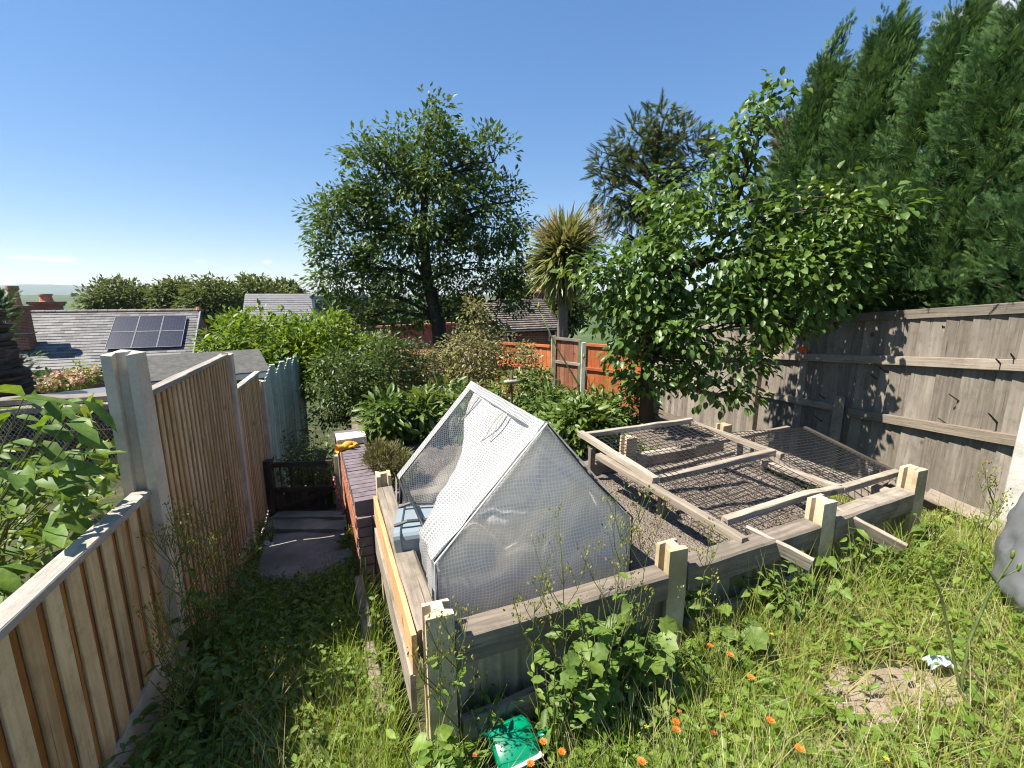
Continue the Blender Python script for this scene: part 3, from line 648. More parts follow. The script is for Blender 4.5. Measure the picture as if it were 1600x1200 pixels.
# ================================================================== small greenhouse
def tent():
    ZB = .195; w = .97; dpt = .98; he = .325; ha = .86
    O = Vector((-.315, 1.655, ZB)); X = Vector((.922, .387, 0)).normalized(); Y = Vector((-.387, .922, 0)).normalized(); Zv = Vector((0, 0, 1))
    def P(x, y, z):
        # the light frame stands a little crooked and the ridge sags
        sag = -.022 * math.sin(math.pi * min(1, max(0, y / dpt))) * (z / ha) ** 2
        return O + X * (x + .022 * z * math.sin(y * 2.6 + .6) + .008 * math.sin(z * 9 + y * 5)) + Y * (y + .010 * math.sin(x * 6 + z * 5)) + Zv * (z + sag + .006 * math.sin(x * 7 + y * 4))
    t = thing('mini_greenhouse', 'small white mesh covered pop-up greenhouse standing in the raised bed', 'greenhouse', P(w / 2, dpt / 2, 0))
    from mathutils import noise
    # frame tubes
    r = .0085
    def bar(*pts): MB().tube(pts, r, 8).build('frame_tube', M['black_tube'], t, smooth=True)
    q = .012
    for y in (q, dpt - q):
        bar(P(q, y, 0), P(q, y, he), P(w / 2, y, ha - .015), P(w - q, y, he), P(w - q, y, 0))
    for (x, z) in ((q, he), (w / 2, ha - .02), (w - q, he), (q, .015), (w - q, .015)):
        bar(P(x, q, z), P(x, dpt - q, z))
    bar(P(.0, dpt - .05, he - .02), P(.02, .07, .10))
    def surf(name, fn, nu, nv, mat, uvs=1.0, wr=.010, seed=0, edge=True):
        """fn(u,v) -> point; slack film with wrinkles"""
        vs, uv, fs = [], [], []
        for j in range(nv + 1):
            for i in range(nu + 1):
                u, v = i / nu, j / nv; p, nrm, c = fn(u, v)
                fade = min(1, 6 * u, 6 * (1 - u), 6 * v, 6 * (1 - v)) if edge else 1
                k = wr * fade * (noise.noise((c[0] * 3.2, c[1] * 3.2, seed)) * 1.5 + .5 * noise.noise((c[0] * 9 + c[1] * 4, c[1] * 5, seed + 5)) + .25 * noise.noise((c[0] * 26, c[1] * 9, seed + 9)))
                k += wr * 2.1 * fade * (.5 - abs(noise.noise((c[0] * 2.2 + c[1] * 1.1, c[1] * 2.6 - c[0], seed + 20))) * 2.2 - .6 * abs(noise.noise((c[0] * 6 - c[1] * 3, c[1] * 4, seed + 31)))); vs.append(p + nrm * k); uv.append((c[0] + .022 * noise.noise((c[0] * 5, c[1] * 5, seed)), c[1] + .022 * noise.noise((c[0] * 5, c[1] * 5, seed + 3))))
        fs = [(j * (nu + 1) + i, j * (nu + 1) + i + 1, (j + 1) * (nu + 1) + i + 1, (j + 1) * (nu + 1) + i) for j in range(nv) for i in range(nu)]
        m = MB(); m.v = vs; m.f = fs; m.uv = uv; m.r = [0] * len(vs); return m.build(name, mat, t, smooth=True, uv=True)
    sl = math.hypot(w / 2, ha - he); nl = (X * -(ha - he) + Zv * (w / 2)).normalized(); nr = (X * (ha - he) + Zv * (w / 2)).normalized()
    top = lambda x: he + (ha - he) * (1 - abs(x - w / 2) / (w / 2))
    def gable(y, s):
        def fn(u, v):
            x = u * w; z = v * top(x); return P(x, y, z + .0), Y * s, (x, z)
        return fn
    surf('gable_cover', gable(-.004, -1), 60, 44, M['film'], wr=.020, seed=1)
    surf('gable_cover', gable(dpt + .004, 1), 36, 26, M['film_thin'], wr=.012, seed=2)
    surf('roof_cover', lambda u, v: (P(w + .004 - v * (w / 2 + .004), u * dpt, he + (ha - he) * v) + nr * .004, nr, (u * dpt, v * sl)), 30, 26, M['film_dense'], seed=3)
    surf('side_cover', lambda u, v: (P(w + .005, u * dpt, v * he), X, (u * dpt, v * he)), 24, 12, M['film_dense'], seed=4)
    surf('side_cover', lambda u, v: (P(-.005, u * dpt * .30, v * he), -X, (u * dpt, v * he)), 14, 12, M['film_dense'], seed=6)
    # flap of the opened left slope: covers the near half and gathers towards the ridge
    def flap(u, v):
        y1 = .24 + .64 * v ** 1.25 - .03 * math.sin(v * 6.2); y0 = .0
        y = y0 + (y1 - y0) * u; sag = .022 * u * u * (1 - v)
        return P(-.004 + v * (w / 2 + .004), y, he + (ha - he) * v) + nl * (.005 + .014 * math.sin(u * 9 + v * 3) * u * (1 - .6 * v)) + nl * sag, nl, (y, v * sl)
    surf('door_flap', flap, 40, 40, M['film_dense'], wr=.014, seed=8, edge=False)
    # white edge bands
    def band(name, a, b, wd, nrm, side):
        a, b = Vector(a), Vector(b); L = (b - a).length; d = (b - a).normalized(); sd = Vector(side).normalized()
        surf(name, lambda u, v: (a + d * (L * u) + sd * (wd * v) + nrm * .010, nrm, (L * u, wd * v)), 20, 3, M['film_trim'], wr=.004, seed=11)
    rg = .0
    band('edge_band', P(-.004, dpt, he), P(w / 2, dpt, ha), .075, nl, -Y)
    band('edge_band', P(-.004, .0, he), P(w / 2, .0, ha), .085, nl, Y)
    band('edge_band', P(-.010, .0, .0), P(-.010, .0, he), .08, -X, Y)
    band('edge_band', P(-.010, dpt, .12), P(-.010, dpt, he), .06, -X, -Y)
    band('edge_band', P(w / 2, -.002, ha + .004), P(w / 2, dpt, ha + .004), .05, nl, X * -(w / 2) - Zv * (ha - he))
    band('edge_band', P(w / 2, .0, ha), P(w + .004, .0, he), .05, nr, Y)
    # piping along the front gable edge
    MB().tube([P(w / 2, -.012, ha + .004), P(w * .75, -.012, top(w * .75) + .004), P(w + .006, -.012, he + .004), P(w + .006, -.012, .01)], .004, 6).build('piping', M['black_tube'], t)
    MB().tube([P(-.008, -.012, .01), P(-.008, -.012, he), P(w * .25, -.012, top(w * .25) + .006), P(w / 2, -.012, ha + .006)], .0045, 6).build('piping', M['white_trim'], t)
    # tie ribbons hanging on the slope
    for (y, l, dy) in ((.70, .17, .03), (.73, .15, -.02), (.36, .20, .03), (.33, .17, -.02)):
        pts = []
        for k in range(6):
            f = k / 5; v = .95 - l / sl * f
            pts.append(P(v * w / 2, y + dy * f * f, he + (ha - he) * v) + nl * (.034 + .012 * math.sin(f * 5)))
        m = MB()
        m.add([p + Y * s for p in pts for s in (-.0045, .0045)], [(2 * i, 2 * i + 1, 2 * i + 3, 2 * i + 2) for i in range(5)])
        m.build('tie_ribbon', M['bark_pale'], t)
    m = MB()
    s = [P(.0, .02, .0), P(-.10, -.02, -.01), P(-.13, .22, -.012), P(-.02, .30, .0)]
    # loose skirt of film spread on the soil
    surf('ground_flap', lambda u, v: ((s[0] * (1 - u) + s[3] * u) * (1 - v) + (s[1] * (1 - u) + s[2] * u) * v + Zv * .012, Zv, (u * .3, v * .15)), 12, 8, M['film_dense'], wr=.012, seed=14)
    # tub lying on its side, poking out of the opening
    c = P(.10, .50, .15); ax = (X * 1.0 - Y * .25 + Zv * .10).normalized(); ay = Zv.cross(ax).normalized(); az = ax.cross(ay)
    tb = thing('storage_tub', 'grey blue plastic storage tub lying on its side in the greenhouse opening', 'tub', c - Zv * .14)
    def ring(k, a, b, rr=.035):
        out = []
        for (sx, sy) in ((1, 1), (-1, 1), (-1, -1), (1, -1)):
            for j in range(4):
                an = math.atan2(sy, sx) - math.pi / 4 + j * math.pi / 6
                out.append(c + ax * k + ay * ((a - rr) * sx + rr * math.cos(an)) + az * ((b - rr) * sy + rr * math.sin(an)))
        return out
    prof = [(-.17, .165, .135), (-.165, .172, .142), (-.135, .172, .142), (-.13, .158, .128), (.17, .135, .108), (.18, .125, .098)]
    m = MB(); vs = []; n = 16
    for k, a, b in prof: vs += ring(k, a, b)
    ins = [(-.17, .150, .120), (.16, .125, .098)]
    base = len(vs)
    for k, a, b in ins: vs += ring(k, a, b)
    fs = [(i * n + k, i * n + (k + 1) % n, (i + 1) * n + (k + 1) % n, (i + 1) * n + k) for i in range(5) for k in range(n)]
    fs += [tuple(5 * n + k for k in range(n)), tuple(base + n + k for k in range(n))]
    fs += [(k, base + k, base + (k + 1) % n, (k + 1) % n) for k in range(n)] + [(base + k, base + n + k, base + n + (k + 1) % n, base + (k + 1) % n) for k in range(n)]
    m.add(vs, fs); m.build('tub_body', M['tub'], tb, smooth=False)
    for sy in (-1, 1):
        m = MB(); m.tube([c + ax * -.165 + ay * .10 * sy + az * .146, c + ax * -.10 + ay * .10 * sy + az * .160, c + ax * .02 + ay * .09 * sy + az * .145], .009, 6); m.build('clip', M['tub_dark'], tb)
tent()
# ================================================================== timber frames with net
def net(m, a, b, c, d, pitch, r=.0016, sag=.0):
    """square net spanning a-b-c-d as crossing strands"""
    a, b, c, d = map(Vector, (a, b, c, d)); n1 = max(2, int((b - a).length / pitch)); n2 = max(2, int((d - a).length / pitch))
    def pt(u, v):
        p = (a * (1 - u) + b * u) * (1 - v) + (d * (1 - u) + c * u) * v
        return p - Vector((0, 0, sag * 16 * u * (1 - u) * v * (1 - v) + .0015 * math.sin(u * 31 + v * 17)))
    for i in range(n1 + 1): m.tube([pt(i / n1, k / 8) for k in range(9)], r, 3, False)
    for j in range(n2 + 1): m.tube([pt(k / 8, j / n2) for k in range(9)], r, 3, False)
def frames():
    Z = Vector((0, 0, 1))
    # big frame: far left, far right, near right, near left
    fl, fr, nl_, nr_ = PX(912, 686, 3.30), PX(1080, 663, 3.52), PX(1150, 836, 2.05), PX(1300, 768, 2.42)
    t = thing('net_frame', 'long weathered timber frame with black net laid across the bed', 'frame', (fl + nr_) / 2 - Z * .05)
    far = fl + (fl - nl_).normalized() * .05
    mid_l = fl * .48 + nl_ * .52; mid_r = fr * .52 + nr_ * .48
    plank('rail', far + Z * .03, mid_l + (nl_ - fl).normalized() * .08 + Z * .025, .05, .042, Z, M['wood_frame'], t, jit=.003)
    plank('rail', fl * .80 + nl_ * .20 - Vector((.05, .02, .02)), nl_ + (nl_ - fl).normalized() * .05 - Z * .005, .05, .04, Z, M['wood_frame'], t, jit=.003)
    plank('rail', fr + Z * .012, PX(1222, 714, 2.86) + Z * .01, .045, .035, Z, M['wood_frame'], t, jit=.002)
    plank('crossbar', fl + Z * .032, fr + Z * .035, .04, .035, Z, M['wood_frame'], t, jit=.002)
    plank('crossbar', PX(1028, 752, 2.68) + Z * .012, PX(1208, 712, 2.90) + Z * .03, .045, .04, Z, M['wood_frame'], t, jit=.002)
    plank('crossbar', PX(1132, 814, 2.16), PX(1252, 776, 2.36), .045, .04, Z, M['wood_frame'], t, jit=.002)
    plank('crossbar', PX(1250, 776, 2.37), PX(1312, 764, 2.46), .045, .038, Z, M['wood_frame'], t, jit=.002)
    for (u, v, Y) in ((925, 700, 3.22), (1035, 768, 2.66), (1150, 830, 2.13)):
        p = PX(u, v, Y); tag(plank('support_leg', (p[0], p[1], SOILZ - .02), p + Z * .0, .04, .04, BX, M['wood_sleeper'], t), '', '') if False else plank('support_leg', (p[0], p[1], SOILZ - .02), p, .04, .04, BX, M['wood_sleeper'], t)
    m = MB(); net(m, fl + Z * .03, fr + Z * .03, nr_, nl_, .046, .0027, .015)
    m.build('net', M['wire'], t, kind='stuff')
    m = MB(); lo = Vector((0, 0, -.10)); net(m, fl, nl_, nl_ + lo, fl + lo, .046, .0016); m.build('net', M['wire'], t, kind='stuff')
    # second frame nearer the tall fence
    a, b, c, d = PX(1142, 676, 3.42), PX(1258, 668, 3.75), PX(1402, 738, 2.85), PX(1312, 766, 2.46)
    t2 = thing('net_frame', 'smaller timber frame with black net beside the tall grey fence', 'frame', (a + c) / 2)
    plank('rail', PX(1190, 722, 2.93), d + Z * .01, .045, .04, Z, M['wood_frame'], t2, jit=.002)
    plank('rail', d + Z * .006, c, .045, .038, Z, M['wood_frame'], t2, jit=.002)
    plank('rail', PX(1085, 690, 3.30) - Z * .04, PX(1232, 668, 3.72), .035, .03, Z, M['wood_frame'], t2, jit=.002)
    plank('rail', b, c - Z * .01, .03, .025, Z, M['wood_dark'], t2, jit=.002)
    m = MB(); net(m, a, b, c, d, .045, .0029, .015); m.build('net', M['wire'], t2, kind='stuff')
    m = MB(); net(m, b, c, c - Z * .12, b - Z * .12, .045, .0018); m.build('net', M['wire'], t2, kind='stuff')
    m = MB()
    # loose boards
    def loose(label, p0, p1, w, th, up, mat='wood_frame'):
        tag(plank('loose_board', p0, p1, w, th, up, M[mat], None, jit=.002), label, 'board', 'loose boards on the bed')
    loose('grey board leaning out over the bed front into the weeds', PX(1164, 830, 2.12), PX(1268, 882, 1.93), .085, .022, Vector((1, .5, .3)))
    loose('grey board propped on the right-hand stub post over the grass', PX(1302, 800, 2.30), PX(1412, 858, 2.10), .085, .022, Vector((1, .5, .35)))
    loose('short board resting against the farthest stub post', PX(1385, 757, 2.72), PX(1462, 792, 2.62), .075, .022, Vector((1, .5, .4)))
    loose('thin board lying inside the bed under the net', PX(985, 740, 2.95) - Z * .03, PX(1145, 706, 3.15), .05, .03, Z, 'wood_sleeper')
    loose('short offcut lying on the soil behind the net', PX(1060, 693, 3.45) - Z * .02, PX(1180, 672, 3.7) - Z * .02, .06, .03, Z, 'wood_sleeper')
    loose('pale timber offcut lying in the grass by the bed end', PG(1425, 850) + Z * .06, PG(1475, 852) + Z * .05, .08, .05, Z, 'wood_cap')
    loose('long pale board lying along the foot of the tall fence', PG(1445, 800) + Z * .18, PG(1575, 850) + Z * .10, .10, .035, Vector((-1, 0, .6)), 'wood_rail')
    # orange net scrap
    p = PX(1170, 690, 3.45); mm = MB()
    for k in range(4):
        q = p + Vector((.06 * k - .1, random.uniform(-.04, .04), .012)); mm.tube([q, q + Vector((.03, .02, .008)), q + Vector((.055, -.01, .0))], .004, 4)
    mm.build('orange_twine', M['rust']); tag(LAST[0], 'scrap of orange twine lying on the net', 'twine')
frames()
# ================================================================== right fence
RD = Vector((-.15, 1.0, 0)); RO = Vector((3.86, 3.2, 0))
def RF(y, rel, off=0.0):
    """point on the right fence at depth y; rel = height under the eye; off = out towards the garden"""
    x = RO[0] - .15 * (y - RO[1]); return Vector((x - off * .989, y - off * .148, EYE + rel))
def right_fence():
    top = lambda y: -.085 - .108 * (y - 3.2); bot = lambda y: top(y) - 1.66
    n = Vector((-.989, -.148, 0))
    bays = [(3.22, 6.02, 'near bay of the tall silver grey feather-edge fence'), (6.10, 9.1, 'far bay of the tall grey fence behind the fruit tree'), (.9, 3.10, 'bay of the tall grey fence right beside the viewer')]
    for bi, (y0, y1, lab) in enumerate(bays):
        t = thing('fence_bay', lab, 'fence', RF(y0, bot(y0)), 'bays of the tall right fence')
        y = y0 + .03; k = 0
        while y < y1 - .02:
            w = random.choice((.095, .10, .11, .12)); tp = .03
            p0 = RF(y + w / 2, bot(y) + random.uniform(-.02, .02), .010 + .006 * (k % 2)); p1 = RF(y + w / 2, top(y) + .0, .012 + .004 * (k % 2))
            ang = random.uniform(-.10, -.02); up = (n * math.cos(ang * 2) + RD.normalized() * math.sin(ang * 2))
            plank('board', p0, p1, w + .018, .013, up, M['wood_grey'], t, ch=.002, jit=.001); y += w; k += 1
        plank('cap', RF(y0 - .05, top(y0) + .015, .02), RF(y1 + .04, top(y1) + .015, .02), .12, .045, n.cross(RD), M['wood_rail'], t) if False else plank('cap', RF(y0 - .03, top(y0) + .012, .02), RF(y1 + .03, top(y1) + .012, .02), .085, .05, n, M['wood_grey'], t)
        for fr, mt in ((-.42, 'wood_rail'), (-.99, 'wood_rail')):
            if bi == 0 and fr == -.99:
                plank('rail', RF(y0 - .04, top(y0) + fr, .05), RF(4.62, top(4.62) + fr, .05), .085, .05, n, M[mt], t)
                plank('rail', RF(4.72, top(4.72) + fr + .02, .045), RF(y1, top(y1) + fr + .05, .045), .075, .045, n, M[mt], t)
            else: plank('rail', RF(y0 - .02, top(y0) + fr, .05), RF(y1 + .02, top(y1) + fr, .05), .085, .05, n, M[mt], t)
        plank('gravel_board', RF(y0, bot(y0) - .02, .012), RF(y1, bot(y1) - .02, .012), .15, .03, n, M['wood_rail'], t)
    y = 6.06; tag(plank('timber_post', RF(y, bot(y) - .4, .055), RF(y, top(y) - .03, .055), .11, .10, n, M['wood_rail'], None, jit=.002), 'weathered timber post between the two grey fence bays', 'post')
    y = 4.68; tag(plank('short_stake', RF(y, bot(y) - .3, .12), RF(y + .03, top(y) - .83, .11), .075, .06, n, M['wood_rail'], None, jit=.003), 'short stake against the grey fence holding the lower rail', 'stake')
    y = 3.13; b = RF(y, bot(y) - .4, .06)
    tag(plank('concrete_fence_post', b, RF(y, top(y) - .42, .06), .14, .13, n, M['concrete_white'], None, ch=.008), 'rough whitish concrete spur post at the right edge of picture', 'post')
    # red half-round plate on the rail
    p = PX(1255, 562, 5.35); y = p[1]; c = RF(y, top(y) - .42 + .055, .05); m = MB(); vs = []
    for k in range(9):
        a = math.pi * k / 8; q = RD.normalized() * (.075 * math.cos(a)) + Vector((0, 0, .075 * math.sin(a))); vs += [c + q, c + q + n * .012]
    m.add(vs, [(2 * k, 2 * k + 1, 2 * k + 3, 2 * k + 2) for k in range(8)] + [tuple(range(0, 18, 2)), tuple(range(17, 0, -2)), (0, 16, 17, 1)])
    m.build('red_plate', M['red_plate']); tag(LAST[0], 'small red half-round plate sitting on the fence rail', 'plate')
    # slumped grey plastic sack at the right edge
    from mathutils import noise
    c = PG(1700, 975); nu, nv, h = 56, 40, .98; vs = []
    for j in range(nv + 1):
        v = j / nv; rad = .30 * (1 - .05 * v - .62 * v ** 3) * (1 - .25 * max(0, .12 - v) / .12)
        for i in range(nu):
            an = 6.2832 * i / nu; d = Vector((math.cos(an), math.sin(an), 0)); w = noise.noise((math.cos(an) * 1.6, math.sin(an) * 1.6, v * 2.2)); f = -abs(noise.noise((math.cos(an) * 3.2 + v * 2, math.sin(an) * 3.2, v * 7))) * .035 - abs(noise.noise((math.cos(an) * 7, math.sin(an) * 7 + v * 3, v * 15))) * .018
            vs.append(c + d * (rad * (1 + .12 * w) + f) + Vector((.16 * v * v, .06 * v, v * h - .03)))
    fs = [(j * nu + i, j * nu + (i + 1) % nu, (j + 1) * nu + (i + 1) % nu, (j + 1) * nu + i) for j in range(nv) for i in range(nu)] + [tuple(range(nu - 1, -1, -1)), tuple(nv * nu + i for i in range(nu))]
    m = MB(); m.add(vs, fs); o = m.build('plastic_sack', M['slab_grey'], smooth=True)
    tag(o, 'slumped grey plastic sack standing in the grass at the right edge', 'sack')
right_fence()
# ================================================================== brick wall, gate
def wall():
    Z = Vector((0, 0, 1)); near, far = Vector((-1.0, 2.95, 0)), Vector((-1.62, 4.30, 0)); d = (far - near).normalized(); n = Vector((d[1], -d[0], 0)); L = (far - near).length
    zt = EYE - 1.42; t = thing('garden_wall', 'low brick retaining wall with a coping of bricks on edge', 'wall', near + Z * -.7)
    core = MB(); core.box((near + far) / 2 + Z * (zt - .115 - .5), d * (L - .02), n * .195, (0, 0, 1.0)); core.build('mortar_core', M['mortar'], t)
    k = 0; s = .0375
    while s < L - .18:
        c = near + d * s + Z * (zt - .055 + random.uniform(-.002, .002)); m = MB(); m.box(c, d * .066, n * (.216 + random.uniform(-.004, .004)), (0, 0, .105), .0015)
        m.build('coping_brick', M['brick_blue'], t); s += .075
    # stretcher courses on the path face and the near end
    for r in range(8):
        z = zt - .115 - .0375 - .075 * r; s = .11 if r % 2 else .0
        while s < L - .05:
            l = min(.215, L - s) if s > .001 else .215
            m = MB(); m.box(near + d * (s + l / 2) - n * .095 + Z * z, d * (l - .0), n * .03, (0, 0, .065), .002); m.build('brick', M['brick_red'], t); s += .225
        for e_ in (-.055, .055):
            m = MB(); m.box(near - d * .012 + n * e_ + Z * z, n * .10, d * .03, (0, 0, .065), .002); m.build('brick', M['brick_blue'], t)
    m = MB(); m.box(far + d * -.07 + Z * (zt + .03), d * .22, n * .27, (0, 0, .06), .003); o = m.build('stone_slab', M['stone_cap']); tag(o, 'pale square stone slab lying on the far end of the wall', 'slab')
    c = far + d * .45 + n * .12 + Z * (zt - .10); m = MB(); m.box(c, n * .5, d * .12, (0, 0, .10), .004); m.build('coping_stone', M['brick_blue']); tag(LAST[0], 'dark coping stone on the cross wall behind the pale slab', 'stone')
    m = MB(); m.box(c - Z * .45, n * .46, d * .10, (0, 0, .8)); m.build('cross_wall', M['mortar']); tag(LAST[0], 'short cross wall under the dark coping stone', 'wall')
def glove(label, c, a, cuff, name='garden_glove'):
    """gardening glove: palm, five fingers, cuff"""
    c = Vector(c); f = Vector((math.cos(a), math.sin(a), 0)); s = Vector((-f[1], f[0], 0)); Z = Vector((0, 0, 1))
    t = thing(name, label, 'glove', c)
    m = MB(); m.tube([c - f * .05 + Z * .018, c - f * .02 + Z * .024, c + f * .02 + Z * .022, c + f * .045 + Z * .016], [.030, .042, .042, .026], 10); m.build('palm', M['glove_orange'], t, smooth=True)
    for k, (o, l) in enumerate(((-.032, .05), (-.012, .065), (.010, .06), (.030, .045))):
        p = c + f * .035 + s * o + Z * .018; m = MB(); m.tube([p, p + f * l * .6 + s * o * .4 + Z * .016, p + f * l + s * o * .7 - Z * .004], [.012, .0115, .008], 7); m.build('finger', M['glove_orange'], t, smooth=True)
    p = c - f * .01 - s * .035 + Z * .018; m = MB(); m.tube([p, p - s * .03 + f * .02 + Z * .01, p - s * .045 + f * .045], [.013, .012, .008], 7); m.build('thumb', M['glove_orange'], t, smooth=True)
    m = MB(); m.tube([c - f * .055 + Z * .018, c - f * .08 + Z * .02, c - f * .115 + Z * .02], [.030, .034, .040], 10, False); m.build('cuff', M[cuff], t, smooth=True)
wall()
glove('orange gardening glove lying on the wall coping', (-1.545, 4.02, EYE - 1.418), .9, 'glove_orange')
glove('orange and teal gardening glove lying beside the greenhouse', PZ(621, 800, SOILZ + .02), 1.4, 'glove_teal')
def gate():
    c0, c1 = PX(432, 800, 4.78), PX(530, 800, 4.85); Z = Vector((0, 0, 1)); zg = float(gz(c0[0], c0[1])); c0.z = c1.z = zg + .04
    d = (c1 - c0).normalized(); n = Vector((d[1], -d[0], 0)); L = (c1 - c0).length; H = .60
    t = thing('garden_gate', 'low dark timber garden gate closing the path', 'gate', c0)
    plank('hanging_post', c0 - d * .03 - Z * .2, c0 - d * .03 + Z * (H + .06), .08, .08, n, M['wood_dark'], t)
    plank('latch_post', c1 + d * .02 - Z * .2, c1 + d * .035 + Z * (H + .09), .075, .075, n, M['wood_frame'], t, jit=.004)
    for z in (.06, .30, H):
        plank('rail', c0 + d * .02 + Z * z, c1 - d * .03 + Z * (z + (.01 if z == H else 0)), .055, .035, n, M['wood_dark'], t)
    k = .06
    while k < L - .05:
        plank('lower_board', c0 + d * k + n * .0 + Z * .03, c0 + d * k + Z * .31, .085, .014, n, M['wood_dark'], t); k += .09
    for j in range(5):
        p = c0 + d * (.09 + j * (L - .16) / 4.6); MB().tube([p + Z * .32, p + Z * .58], .011, 6).build('bar', M['wood_dark'], t)
    plank('brace', c0 + d * .04 + n * .03 + Z * .06, c1 - d * .06 + n * .03 + Z * .29, .06, .02, n, M['wood_dark'], t)
gate()
# step edges on the path
for i, vv in enumerate((812, 832)):
    a, b = PG(432, vv), PG(542, vv); m = MB(); m.box((a + b) / 2 + Vector((0, 0, .05)), (b - a), Vector((0, .14, 0)), (0, 0, .05), .006); m.build('step_stone', M['path'])
    tag(LAST[0], ['shallow concrete step just before the gate', 'second shallow concrete step before the gate'][i], 'step')
# ================================================================== orange fence at the end of the garden
def orange_fence():
    Z = Vector((0, 0, 1))
    def panel(label, p0, p1, z0, z1, h, mat, fmat):
        p0, p1 = Vector((*p0, 0)), Vector((*p1, 0)); d = (p1 - p0).normalized(); L = (p1 - p0).length; n = Vector((d[1], -d[0], 0))
        t = thing('stained_fence', label, 'fence', p0 + Z * (EYE + z0 - h), 'fence panels at the end of the garden'); k = .05
        while k < L - .03:
            zt = EYE + z0 + (z1 - z0) * k / L; plank('board', p0 + d * k + n * random.uniform(0, .006) + Z * (zt - h), p0 + d * k + Z * zt, .098, .014, n, M[mat], t); k += .1
        for f in (.015, .52): plank('rail', p0 + n * .025 + Z * (EYE + z0 - f), p1 + n * .025 + Z * (EYE + z1 - f), .06, .035, n, M[fmat], t)
        return t
    def at(u, Y): a, b = pix(u, 540); return (a * Y, Y)
    panel('orange stained fence panel behind the variegated shrub', at(775, 10.6), at(860, 9.75), -1.10, -1.09, 1.5, 'wood_orange', 'wood_orange')
    panel('red brown framed fence panel between two pale posts', at(869, 9.6), at(908, 9.35), -.90, -.93, 1.7, 'wood_redbrown', 'wood_frame')
    panel('orange stained fence panel beside the fruit tree', at(916, 9.3), at(1010, 8.75), -1.00, -1.04, 1.6, 'wood_orange', 'wood_orange')
    for (u, Y, rel, w, lab, mt) in ((865, 9.62, -.87, .10, 'pale concrete post at the left of the red brown panel', 'concrete_old'), (912, 9.30, -.98, .085, 'white post at the right of the red brown panel', 'concrete_white')):
        x, y = at(u, Y); tag(plank('pale_post', (x, y, EYE + rel - 1.8), (x, y, EYE + rel), w, w, (0, -1, 0), M[mt], None, ch=.006), lab, 'post')
    # grey pickets in front
    a, b = PX(806, 640, 6.6), PX(842, 640, 6.4); t = thing('picket_panel', 'short run of grey pickets among the vegetables', 'fence', a - Z * .3)
    for k in range(5):
        p = a.lerp(b, k / 4); plank('picket', p - Z * .35, p + Z * (.20 + .03 * (k % 2)), .06, .014, (0, -1, 0), M['wood_grey'], t)
orange_fence()
# ================================================================== houses
def slates(m, p, r, dn, L, S, cw, ch, lift=.012):
    """courses of slates from ridge point p along r (length L) down dn (slope length S)"""
    r, dn = Vector(r).normalized(), Vector(dn).normalized(); nn = r.cross(dn); nn = nn if nn.z > 0 else -nn
    for j in range(int(S / ch)):
        x = -(cw / 2 if j % 2 else 0)
        while x < L:
            x0, x1 = max(x, 0), min(x + cw - .006, L)
            if x1 - x0 > .02:
                a = p + r * x0 + dn * (j * ch); b = p + r * x1 + dn * (j * ch); q = random.uniform(0, .006)
                c, d = b + dn * (ch + .004) + nn * (lift + q), a + dn * (ch + .004) + nn * (lift + q)
                m.add([a, b, c, d, c - nn * (lift + q + .004), d - nn * (lift + q + .004)], [(0, 1, 2, 3), (3, 2, 4, 5)])
            x += cw
def chimney_pot(p, h, r0, mat, parent, name='chimney_pot'):
    m = MB(); Z = Vector((0, 0, 1)); m.tube([p, p + Z * h * .12, p + Z * h * .75, p + Z * h * .82, p + Z * h], [r0 * 1.15, r0, r0 * .85, r0 * 1.08, r0 * 1.02], 14); return m.build(name, M[mat], parent, smooth=False)
